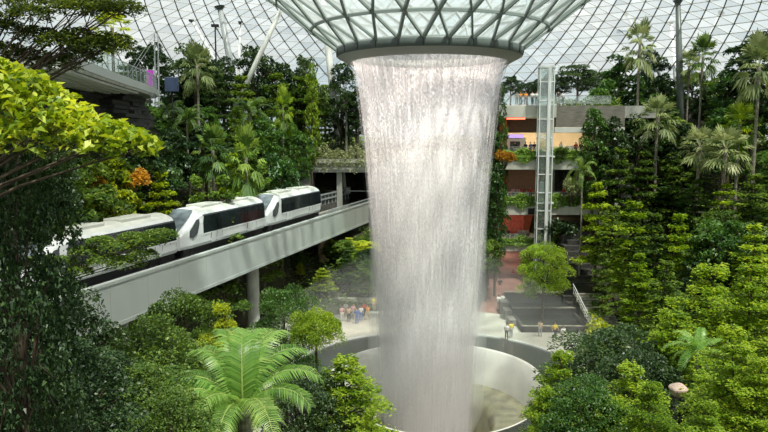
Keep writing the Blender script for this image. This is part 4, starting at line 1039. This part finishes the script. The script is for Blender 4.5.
PL = [
 # forest behind the walkway and the train
 ('F0', 112, 28, 80, 'yellow-green fan palm rising behind the glass railing of the curved walkway', LY, 1.2),
 ('B0', 148, 36, 84, 'round dark tree against the roof directly behind the purple banner', None, .8),
 ('B1', 193, 38, 92, 'wide dark round tree against the roof left of the dark lamp post', None, 1.0),
 ('B2', 252, 44, 100, 'round dark tree behind the foot of the leaning pale strut', None, .9),
 ('C0', 223, 48, 98, 'dark upright tree just right of the dark lamp post', None, .9),
 ('F0', 197, 65, 78, 'pale fan palm with a bare trunk standing right of the dark speaker box', LP, 1.0),
 ('P0', 186, 96, 71, 'feather palm with a very long thin pale trunk right of the rock wall', LM, .8),
 ('P1', 168, 92, 74, 'small dark feather palm beside the tip of the rock wall', LD, .8),
 ('T0', 217, 72, 90, 'dark tiered tree behind the bare-trunked fan palm', LD, 1.0),
 ('T1', 241, 74, 94, 'tiered tree with flat dark layers left of the leaning pale strut', LM, 1.1),
 ('B0', 276, 50, 103, 'dark round treetop right of the leaning pale strut', None, .9),
 ('B1', 304, 49, 104, 'dark round treetop nearest to the roof funnel on the left', None, .8),
 ('C1', 311, 49, 98, 'narrow bright yellow-green tree standing among dark crowns left of the ring', LB, .42),
 ('T2', 276, 68, 95, 'broad layered green tree above the forest left of the tunnel', LM, 1.3),
 ('T0', 301, 74, 100, 'broad layered tree beneath the narrow bright one', LM, 1.3),
 ('C2', 341, 52, 103, 'dark upright tree close to the left end of the ring', None, .9),
 ('C0', 356, 78, 100, 'dark upright tree touching the left edge of the falling water', None, .8, 17.0),
 ('L0', 346, 84, 99.5, 'slender tree with a bare pale trunk on the tunnel roof', LD, .8, 17.1),
 ('L0', 358, 96, 99.8, 'slender dark tree on the tunnel roof beside the falling water', LD, .7, 17.1),
 ('T1', 322, 92, 104, 'small layered tree on the tunnel roof at its left end', LM, .7, 17.1),
 ('P0', 250, 88, 84, 'feather palm with long fronds in the middle of the forest', LM, 1.1),
 ('F1', 283, 108, 88, 'bright green fan-leaved palm above the tunnel side wall', LB, .7),
 ('B2', 262, 116, 84, 'leafy mid-green tree below the long-fronded palm', LG, .9),
 ('B1', 291, 118, 92, 'glossy green round tree beside the tunnel side wall', LG, .8),
 ('T1', 237, 108, 82, 'layered tree behind the middle train car roof', LM, 1.0),
 ('F1', 213, 150, 66, 'green fan palm right above the middle train car roof', LM, .9),
 ('T2', 232, 148, 70, 'low bright layered tree above the middle train car', LB, .9),
 ('F1', 246, 158, 68, 'green fan palm between the middle and farthest cars', LM, .9),
 ('B0', 280, 146, 80, 'leafy green tree above the farthest train car', LG, .8),
 ('T0', 262, 160, 72, 'small layered tree just behind the farthest train car roof', LM, .8),
 ('B1', 205, 122, 74, 'dark tree behind the long thin palm trunk', LD, .9),
 ('B2', 172, 128, 68, 'dark broadleaf tree at the right end of the rock wall', LD, .8),
 ('T2', 222, 168, 61, 'low layered tree touching the middle train car windshield side', LM, .8),
 ('T0', 196, 172, 60, 'dark layered tree behind the gap between the first two cars', LM, .7),
 ('T1', 160, 170, 58, 'yellow-green layered tree behind the nearest train car roof', LY, .8),
 ('T2', 134, 178, 54.5, 'layered tree with yellowish tips behind the nearest train car', LB, .8),
 ('L0', 109, 140, 52, 'slender tree with a bare trunk behind the nearest train car', LM, .9),
 ('B0', 100, 150, 52, 'yellow-leaved tree in front of the rock wall', LY, .8),
 ('B2', 70, 150, 48.5, 'mid-green tree at the far left end of the rock wall', LM, 1.0),
 ('B1', 38, 150, 45, 'green broadleaf tree seen through dark branches beyond the nearest car', LM, 1.1),
 ('B0', 10, 140, 43, 'broadleaf tree glimpsed through dark branches at the far left', LM, 1.2),
 ('B1', 148, 132, 60, 'dark leafy tree hugging the rock wall below the banner', LD, .8),
 # trees on the top terrace and along the right of the falling water
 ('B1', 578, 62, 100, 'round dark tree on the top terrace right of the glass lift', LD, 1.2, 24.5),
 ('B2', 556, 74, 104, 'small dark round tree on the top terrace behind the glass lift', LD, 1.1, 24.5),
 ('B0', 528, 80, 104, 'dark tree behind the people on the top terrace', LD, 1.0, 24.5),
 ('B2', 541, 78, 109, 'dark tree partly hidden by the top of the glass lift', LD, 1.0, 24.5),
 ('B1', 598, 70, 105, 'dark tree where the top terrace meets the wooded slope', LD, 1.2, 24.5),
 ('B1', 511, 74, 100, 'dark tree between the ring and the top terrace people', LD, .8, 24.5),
 ('C0', 491, 92, 88, 'upright green tree between the falling water and the shop floor', LG, .7),
 ('C2', 500, 66, 90, 'very tall narrow tree squeezed between the ring and the top terrace', LG, .5),
 ('C1', 497, 150, 84, 'leafy upright tree left of the second balcony', LG, .55),
 ('C2', 486, 150, 86, 'dark upright tree just behind the right edge of the falling water', LM, .8),
 ('B0', 486, 232, 82, 'leafy tree below the lowest balcony beside the falling water', LM, .7),
 ('D0', 544, 238, 73, 'loose bright green tree standing between the red path and the cascade', LB, .85),
 ('P1', 583, 146, 82, 'slim feather palm with a pale bare trunk in front of the terraces', LM, .8),
 ('S0', 572, 176, 88.5, 'pale green palm-like shrub on the second balcony', LP, .8, 12.0),
 ('S1', 563, 148, 88.5, 'spiky shrub on the shop floor balcony edge', LM, .8, 17.9),
 ('S0', 549, 218, 88.6, 'dark leafy shrub on the lowest balcony in front of the lift', LD, 1.1, 6.4),
 ('S1', 566, 222, 88.6, 'round dark shrub on the lowest balcony right of the lift', LD, 1.1, 6.4),
 # wooded slope, top rows
 ('C1', 604, 66, 94, 'upright dark green tree at the left end of the wooded slope', LG, 1.0),
 ('C0', 622, 42, 99, 'tall dark green tree topping the wooded slope', LG, 1.25),
 ('F0', 640, 44, 95, 'pale fan palm crown in the tall trees right of the top terrace', LP, 1.1),
 ('B2', 655, 50, 102, 'dark tree directly left of the white strut', LD, .8),
 ('C2', 596, 96, 88, 'bright leafy climber-clad tree against the timber screen', LG, .75),
 ('C0', 614, 104, 88, 'dark upright tree in the middle of the left slope', LD, .8),
 ('C1', 662, 84, 93, 'dark upright tree at the foot of the thick dark post', LG, .9),
 ('F1', 689, 66, 98, 'fan palm half hidden right of the thick dark post', LP, .9),
 ('F0', 703, 57, 90, 'tall fan palm with a long straight pale trunk right of the posts', LM, 1.0),
 ('B1', 713, 84, 100, 'low dark trees behind the tall straight fan palm', LD, .9),
 ('C0', 757, 18, 86, 'very tall dark leafy tree at the upper right corner', LD, 1.5),
 ('C2', 733, 60, 86, 'tall leafy tree leaning against the very tall dark one', LG, 1.0),
 ('C1', 724, 98, 84, 'leafy tree right of the long pale palm trunk', LG, .8),
 ('F0', 759, 66, 74, 'large fan palm with hanging pale fronds below the very tall dark tree', LP, 1.25),
 ('F0', 658, 117, 83, 'large pale fan palm in the centre of the wooded slope', LP, 1.25),
 ('F1', 740, 124, 76, 'fan palm with bright tips beside the big hanging one', LB, 1.1),
 ('F0', 726, 148, 72, 'wide pale fan palm above the layered trees', LP, 1.3),
 ('F0', 700, 146, 76, 'pale fan palm left of the widest one', LP, 1.2),
 ('C2', 684, 116, 88, 'dark leafy tree between two pale fan palms', LD, .9),
 ('B0', 640, 108, 92, 'dark round tree behind the central pale fan palm', LD, .9),
 # wooded slope, layered trees
 ('T0', 622, 146, 84, 'dark layered tree below the concrete retaining block', LM, 1.0),
 ('T1', 646, 150, 82, 'dark green layered tree under the central pale fan palm', LM, 1.0),
 ('T2', 598, 178, 79, 'yellow-green layered tree next to the balcony ends', LB, .9),
 ('T0', 674, 166, 80, 'mid-green layered tree right of the central palm trunk', LM, 1.0),
 ('T1', 698, 178, 74, 'layered tree below the pale fan palms', LM, 1.1),
 ('T2', 726, 180, 71, 'bushy layered tree beneath the widest pale fan palm', LB, 1.0),
 ('T0', 756, 172, 68, 'layered tree at the right side below the fan palms', LM, 1.1),
 ('T1', 613, 204, 76, 'layered green tree right of the cascade ledges', LM, .9),
 ('T2', 634, 196, 71, 'tall pale green tree with many flat layers in mid slope', LB, 1.1),
 ('T0', 655, 210, 68, 'layered tree right of the tall pale many-layered one', LM, 1.0),
 ('T1', 680, 212, 66, 'open layered tree with a thin straight trunk', LB, .9),
 ('B1', 722, 214, 62, 'glossy broadleaf tree among layered ones', LG, .9),
 ('T2', 700, 226, 62, 'dark layered tree left of the glossy broadleaf one', LM, 1.0),
 ('T0', 754, 222, 58, 'layered tree above the bright foreground crowns', LB, 1.0),
 ('T1', 640, 252, 60, 'bright tree with widely spaced flat layers above the dark foreground tree', LB, 1.0),
 ('T2', 604, 250, 68, 'thin dark layered tree beside the stone steps', LM, .7),
 ('T0', 668, 258, 56, 'dark layered tree left of the big bright crowns', LM, .9),
 # near bright trees
 ('U0', 712, 258, 42, 'large bright yellow-green layered tree on the near slope', LB, 1.25),
 ('U1', 756, 256, 38, 'bright layered tree at the right side of the near slope', LB, 1.1),
 ('U1', 676, 304, 36, 'bright layered tree with a fern-like palm beneath it', LB, 1.0),
 ('U0', 732, 318, 30, 'bright layered tree low on the near slope', LB, .9),
 ('P0', 700, 322, 33, 'dark feather palm with combed fronds inside the bright trees', LC, .8),
 ('U1', 762, 352, 25, 'bright layered tree at the lower right corner', LB, .8),
 ('U0', 652, 376, 25, 'bright low tree beside the big dark tree', LB, .7),
 ('U1', 706, 396, 22, 'bright low tree at the bottom of the near slope', LB, .75),
 ('D0', 618, 320, 37, 'big dark glossy tree in the centre of the near right trees', LD, 1.1),
 ('D1', 640, 338, 33, 'dark tree right behind the pale boulder', LD, .8),
 ('U0', 562, 346, 35, 'bright feathery tree in front of the pool edge', LB, .85),
 ('U1', 545, 384, 30, 'lower bright tree reaching over the pool bowl', LB, .65),
 ('D1', 590, 372, 29, 'dark green tree at the bottom, left of the pale boulder', LG, .8),
 ('S0', 602, 318, 60, 'leafy shrub with yellow tips beside the stone steps', LY, 1.0),
 ('D0', 604, 330, 44, 'mid-green tree just above the big dark one', LM, .7),
 # near left; the dark leaf colour of the leftmost trees has their shade painted in
 ('D0', 284, 278, 46, 'dark glossy round tree in front of the pale guideway column', LG, .72),
 ('A0', 316, 314, 42, 'small bright flat-crowned tree at the pool edge left of the falling water', LB, .55),
 ('U1', 346, 350, 32, 'bright layered tree overlapping the bottom of the falling water', LB, 1.1),
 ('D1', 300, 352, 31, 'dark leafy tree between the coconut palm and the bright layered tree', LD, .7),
 ('U1', 370, 404, 26, 'low bright treetop in front of the falling water', LB, .5),
 ('D0', 182, 282, 40, 'bright green tree below the guideway at the pale column side', LM, .8),
 ('U0', 222, 296, 38, 'yellowish layered tree between guideway and coconut palm', LY, .7),
 ('E0', 150, 318, 26, 'leafy green tree left of the coconut palm', LM, .95),
 ('E0', 205, 352, 26, 'low leafy tree directly behind the coconut palm fronds', LM, .8),
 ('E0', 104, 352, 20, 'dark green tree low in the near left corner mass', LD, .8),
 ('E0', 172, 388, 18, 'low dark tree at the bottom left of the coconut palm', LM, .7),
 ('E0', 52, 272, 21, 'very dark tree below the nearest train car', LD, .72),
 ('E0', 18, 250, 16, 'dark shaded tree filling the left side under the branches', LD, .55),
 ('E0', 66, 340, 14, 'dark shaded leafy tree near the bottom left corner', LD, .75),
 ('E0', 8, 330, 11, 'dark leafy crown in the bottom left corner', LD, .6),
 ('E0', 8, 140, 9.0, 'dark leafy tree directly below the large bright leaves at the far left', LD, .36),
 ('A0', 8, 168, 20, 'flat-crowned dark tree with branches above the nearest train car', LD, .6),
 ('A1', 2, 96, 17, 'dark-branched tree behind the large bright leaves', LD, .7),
]
branch_tree('broadleaf_tree', 'tree with large glossy lime leaves close to the viewer at the far left', (-7.2, 8.0),
            [(-12, 75, 8.6), (8, 84, 8.8), (-8, 105, 8.3), (30, 94, 8.5), (18, 116, 8.9), (50, 108, 8.7), (42, 128, 8.3), (70, 122, 8.6), (66, 142, 8.9), (90, 134, 8.5), (96, 146, 8.2), (114, 142, 8.6), (134, 150, 8.4), (-6, 138, 8.8), (22, 146, 8.4)],
            .40, .8, 150, .135, LL, 201, .10, .4)
branch_tree('broadleaf_tree', 'large tree with olive foliage and spreading boughs at the top left corner', (-11.5, 14.5),
            [(0, 4, 14), (22, -4, 14.5), (30, 16, 13.8), (52, 4, 14.2), (72, 10, 14), (90, 6, 14.4), (106, 12, 14.2), (120, 10, 14), (8, 30, 14.6), (38, 38, 14.3), (60, 44, 14), (78, 40, 14.3), (96, 48, 14.2), (110, 46, 14.5), (4, 54, 14.6), (30, 60, 14.8), (56, 66, 14.9), (80, 58, 14.8), (-20, 20, 14), (-20, 50, 14)],
            .50, .5, 620, .085, LV, 202, .16, .55)
branch_tree('broadleaf_tree', 'tree whose long leafy bough hangs across the windows of the nearest train car', (-15.5, 23),
            [(62, 262, 24), (84, 252, 24), (100, 242, 24.2), (118, 248, 24), (132, 238, 24.3), (148, 242, 24), (160, 236, 24.2), (106, 262, 23.8), (126, 264, 24), (142, 256, 24), (78, 272, 23.8), (40, 262, 23.6), (30, 240, 23.8), (50, 232, 24)],
            .64, .42, 560, .12, LM, 203, .14, .6)
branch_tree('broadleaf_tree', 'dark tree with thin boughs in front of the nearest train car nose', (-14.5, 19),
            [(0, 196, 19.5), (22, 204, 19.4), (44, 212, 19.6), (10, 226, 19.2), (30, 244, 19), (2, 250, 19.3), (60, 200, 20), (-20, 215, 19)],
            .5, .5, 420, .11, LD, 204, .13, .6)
for e in PL:
    key, px, py, Y, lab, mat, w = e[:7]
    base = e[7] if len(e) > 7 else None
    h0, r0 = PR[key][2:4]
    plant(key, px, py, Y, lab, mat, w, None, base)
# orange and yellow shrubs behind the nearest car
for px, py, d, m, lab in ((88, 172, 50, LO, 'orange-leaved shrub behind the nearest car roof, left one'), (131, 168, 53, LO, 'orange-leaved shrub behind the nearest car roof, right one'),
                          (72, 190, 47, LY, 'yellow-leaved shrub above the nearest car'), (505, 150, 86, LO, 'orange-leaved bush left of the shop floor balcony')):
    p = at(px, py, d); plant_at('S0', p.x, p.y, p.z, lab, m, 1.2, base=p.z - 2.2, R=1.5)
# forest fill: trees that nothing in the photo tells apart
def fill(n, kinds, mats, pxr, Yr, hr, lab, grp, seed, w=1.0, test=None):
    rr = random.Random(seed); k = 0; t = 0
    while k < n and t < n * 30:
        t += 1
        Y = rr.uniform(*Yr); x = (rr.uniform(*pxr) - 384) / FPX * Y
        if test and not test(x, Y): continue
        o = toff(x, Y)
        if -2.5 < o < 7.5: continue
        if 10 < x < 32 and 62 < Y < 115: continue
        if -14 < x < 10 and 96 < Y < 116: continue
        if math.hypot(x - AX, Y - AY) < 23: continue
        zb = terr(x, Y); H = rr.uniform(*hr)
        rc = math.hypot(x - AX, Y - AY)
        if rc > 77 or (rc > 40 and roofz(min(89, rc + 2.5)) < zb + 6.5): continue
        plant_at(rr.choice(kinds), x, Y, zb + H, lab, rr.choice(mats), w, grp); k += 1
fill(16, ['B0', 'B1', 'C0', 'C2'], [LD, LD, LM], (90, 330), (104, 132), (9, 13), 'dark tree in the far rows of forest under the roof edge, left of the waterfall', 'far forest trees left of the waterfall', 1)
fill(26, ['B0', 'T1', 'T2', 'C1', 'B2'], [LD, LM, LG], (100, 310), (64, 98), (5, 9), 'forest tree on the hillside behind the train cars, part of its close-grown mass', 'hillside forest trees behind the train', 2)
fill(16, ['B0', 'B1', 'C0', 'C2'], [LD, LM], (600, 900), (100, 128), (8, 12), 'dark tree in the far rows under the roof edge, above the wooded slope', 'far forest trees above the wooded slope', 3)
fill(34, ['T0', 'T1', 'B2', 'C1', 'B0'], [LM, LD, LG, LM], (596, 860), (56, 98), (5, 8.5), 'tree filling in between the palms and layered trees of the wooded slope', 'close-grown trees of the wooded slope', 4)
fill(12, ['U0', 'U1', 'D0'], [LB, LM, LD], (640, 900), (26, 50), (4.5, 7), 'bushy tree filling in below the bright crowns of the near slope', 'bushy near slope trees', 5)
fill(10, ['D0', 'D1', 'E0'], [LD, LM], (-60, 250), (20, 34), (4, 6), 'dark bushy tree in the thicket under the guideway and left of the coconut palm', 'thicket trees near the viewer', 6)
fill(14, ['T0', 'B1', 'B0'], [LM, LD], (230, 370), (72, 96), (3.5, 5.5), 'small understorey tree in the shade beyond the guideway girder', 'understorey trees beyond the girder', 8)
rr = random.Random(77)
for k in range(26):
    px = rr.uniform(262, 374); Y = rr.uniform(79, 95); x = (px - 384) / FPX * Y
    if math.hypot(x - AX, Y - AY) < 22.5: continue
    zb = terr(x, Y); H = rr.uniform(2.6, 4.6)
    if -3 < toff(x, Y) < 7: H = min(H, 7.4 - zb)
    if H < 1.6: continue
    plant_at(rr.choice(['T0', 'T1', 'T2', 'B0']), x, Y, zb + H, 'small sapling on the shaded bank beyond the low stone wall', rr.choice([LM, LM, LB, LY, LD]), 1.0, 'saplings on the shaded bank', None, rr.uniform(1.3, 2.2))
for px, py, d, k, m, lab in ((300, 262, 82, 'T0', LY, 'yellowish small layered tree in the shade under the guideway'), (322, 268, 83, 'T1', LM, 'small layered tree above the low stone wall'), (358, 266, 83, 'T2', LB, 'bright small layered tree between guideway and falling water'), (338, 252, 86, 'B0', LM, 'rounded small tree below the far end of the guideway')):
    p = at(px, py, d); zb = terr(p.x, p.y); plant_at(k, p.x, p.y, p.z, lab, m, .9, base=zb)

# coconut palm close by, each frond a part
FR = [frond(3.3, LC, 900 + i, 46, .95, 1.0, .05, 1.25) for i in range(3)]
p = at(243, 412, 21); zb = terr(p.x, p.y)
cp = tag(empty('coconut_palm', (p.x, p.y, zb)), 'big coconut palm with long combed arching fronds at the bottom left of the pool', 'palm')
b = MB(); b.tube([(0, 0, -.5), (.15, .1, (p.z - zb) * .5), (0, 0, p.z - zb)], [.3, .2, .22], 10); obj('trunk', b.mesh('trunk', BARKG), cp)
for k, (az, tilt, sc_) in enumerate(((178, 12, 1.0), (150, -12, .95), (118, -22, 1.05), (88, -26, 1.0), (62, -20, 1.05), (35, -8, 1.0), (8, 5, .95), (-22, 15, .9), (-60, 20, .95), (-95, 25, .9), (-130, 22, .95), (205, 18, 1.0), (100, -40, .9), (240, 10, .8))):
    me, mr = FR[k % 3]
    f_ = obj('frond', me, cp, (0, 0, p.z - zb)); f_.rotation_euler = (0, math.radians(tilt), math.radians(az)); f_.scale = (sc_,) * 3
    obj('midrib', mr, f_)
# second coconut palm on the right, lower
p = at(762, 432, 15); zb = terr(p.x, p.y)

# ------------------------------------------------------------------ undergrowth, planters, hanging greenery (nobody could count their leaves)
def carpet(name, n, gen, ls, mat, lab, seed, up=.55):
    rg = np.random.default_rng(seed); P = gen(rg, n); V, F = leaf_arrays(P, ls, rg, up=up)
    o = obj(name, np_mesh(name, V, F, mat, rng=rg)); return tag(o, lab, 'plants', kind='stuff')
def ring_gen(a0, a1, r0, r1, hh, cond=None):
    def g(rg, n):
        out = []
        while len(out) < n:
            a = math.radians(rg.uniform(a0, a1)); r = r0 + (r1 - r0) * rg.uniform(0, 1) ** .8; x = AX + r * math.cos(a); y = AY + r * math.sin(a)
            o = toff(x, y)
            if -.4 < o < 5.4 and terr(x, y) > 5.2: continue
            if 8.5 < x < 31.8 and 60 < y < 116: continue
            if -14 < x < 9.2 and 98 < y < 115: continue
            if cond and not cond(x, y): continue
            nz = .5 + .5 * math.sin(x * .9) * math.cos(y * .8 + x * .3)
            out.append((x, y, terr(x, y) + rg.uniform(0, 1) ** 1.5 * hh * (.35 + nz)))
        return np.array(out)
    return g
carpet('undergrowth', 42000, ring_gen(80, 215, 21, 78, 1.6), .42, LM, 'leafy undergrowth covering the hillside behind the train', 1)
carpet('undergrowth', 36000, ring_gen(-40, 80, 21, 70, 1.6), .42, LM, 'leafy undergrowth covering the wooded slope', 2)
carpet('undergrowth', 26000, ring_gen(215, 320, 20, 48, 1.4), .3, LG, 'dark leafy undergrowth on the near slope below the viewer', 3)
def box_gen(x0, x1, y0, y1, z0, z1, drop=0):
    def g(rg, n):
        x = rg.uniform(x0, x1, n); y = rg.uniform(y0, y1, n); z = rg.uniform(0, 1, n)
        m = .5 + .5 * np.sin(x * 2.1 + 1) * np.cos(x * .7)
        z = z0 + (z1 - z0) * z * (.45 + .75 * m)
        d = rg.uniform(0, 1, n) < .22
        z = np.where(d, z0 - rg.uniform(0, 1, n) ** 1.5 * drop * (.4 + m), z); y = np.where(d, y0 - rg.uniform(0, .15, n), y)
        return np.stack([x, y, z], 1)
    return g
for x0, x1, z, nm, dr, n in ((15, 30, 17.9, 'shop floor', .7, 9000), (15, 30, 11.9, 'second', .7, 9000), (13.4, 27, 6.3, 'lowest', .3, 3600)):
    yf = 90 - (.35 if z == 17.9 else 0)
    pln = bx('planter_trough', (x0, yf - .75, z - (1.0 if z < 10 else 1.75)), (x1, yf - .02, z + .1), CONCB, None, .03)
    tag(pln, 'long concrete planter trough along the %s balcony edge' % nm, 'planter')
    carpet('planter_foliage', n, box_gen(x0, x1, yf - .85, yf - .1, z, z + .95, dr), .3, LC, 'trailing greenery growing along the %s balcony edge' % nm, int(z), .3)
carpet('planter_foliage', 5200, box_gen(-13.5, 9, 97.9, 101, 17.1, 19.2, 1.4), .32, LP, 'pale trailing plants on the roof of the tunnel mouth', 31, .3)
carpet('planter_foliage', 1500, box_gen(22.5, 31.5, 91, 92.2, 24.5, 25.6, .2), .28, LM, 'low planting above the timber screen', 33, .3)
# creeper-covered retaining wall left of the red path
WP = [(8.9, 73.5), (10.6, 80), (12.2, 86), (13.2, 90)]
b = MB()
for (x0, y0), (x1, y1) in zip(WP, WP[1:]):
    b.quadv([(x0, y0, 0), (x1, y1, 0), (x1, y1, 4.9 if y1 > 80 else 3.6), (x0, y0, 3.6 if y0 > 75 else .6), (x0 - .5, y0, 0), (x1 - .5, y1, 0), (x1 - .5, y1, 4.9 if y1 > 80 else 3.6), (x0 - .5, y0, 3.6 if y0 > 75 else .6)],
            [(0, 1, 2, 3), (7, 6, 5, 4), (3, 2, 6, 7), (0, 3, 7, 4), (1, 5, 6, 2)])
tag(obj('creeper_wall', b.mesh('creeper_wall', CONCD)), 'sloping retaining wall along the left side of the red path', 'wall')
def wall_gen(rg, n):
    t = rg.uniform(0, 1, n); y = 73.5 + 16.5 * t; x = np.interp(y, [w[1] for w in WP], [w[0] for w in WP]); top = np.interp(y, [73.5, 80, 86, 90], [.8, 3.8, 5, 5])
    return np.stack([x + rg.uniform(-.6, .3, n), y, rg.uniform(0, 1.05, n) * top], 1)
carpet('creeper_foliage', 7000, wall_gen, .3, LM, 'green creeper clothing the sloping wall left of the red path', 35, .2)

# ------------------------------------------------------------------ light and sky
w = bpy.data.worlds.new('sky'); sc.world = w; w.use_nodes = True; nt = w.node_tree; N = nt.nodes; L = nt.links; N.clear()
out = N.new('ShaderNodeOutputWorld'); bg = N.new('ShaderNodeBackground'); L.new(bg.outputs[0], out.inputs[0])
tc = N.new('ShaderNodeTexCoord'); mp = N.new('ShaderNodeMapping'); mp.inputs['Scale'].default_value = (1, 1, 2.5); L.new(tc.outputs['Generated'], mp.inputs[0])
nz = N.new('ShaderNodeTexNoise'); nz.inputs['Scale'].default_value = 2.4; nz.inputs['Detail'].default_value = 7; L.new(mp.outputs[0], nz.inputs['Vector'])
cr = N.new('ShaderNodeValToRGB'); cr.color_ramp.elements[0].position = .40; cr.color_ramp.elements[0].color = (.50, .72, .86, 1); cr.color_ramp.elements[1].position = .60; cr.color_ramp.elements[1].color = (.92, .97, .98, 1)
L.new(nz.outputs['Fac'], cr.inputs[0]); L.new(cr.outputs[0], bg.inputs['Color']); bg.inputs['Strength'].default_value = .95
sun = bpy.data.lights.new('sun', 'SUN'); sun.energy = 12; sun.angle = math.radians(3); sun.color = (1, .95, .84)
so = bpy.data.objects.new('sun', sun); COL.objects.link(so)
sd = Vector((.24, -.42, 1.0)).normalized()       # towards the sun
so.rotation_euler = sd.to_track_quat('Z', 'Y').to_euler(); so.location = (0, 0, 80)
vs_ = sc.view_settings; vs_.view_transform = 'Standard'; vs_.look = 'None'; vs_.exposure = 0.0; vs_.gamma = 1; vs_.use_curve_mapping = False
sc.cycles.transparent_max_bounces = 24; sc.cycles.max_bounces = 8; sc.cycles.volume_bounces = 1
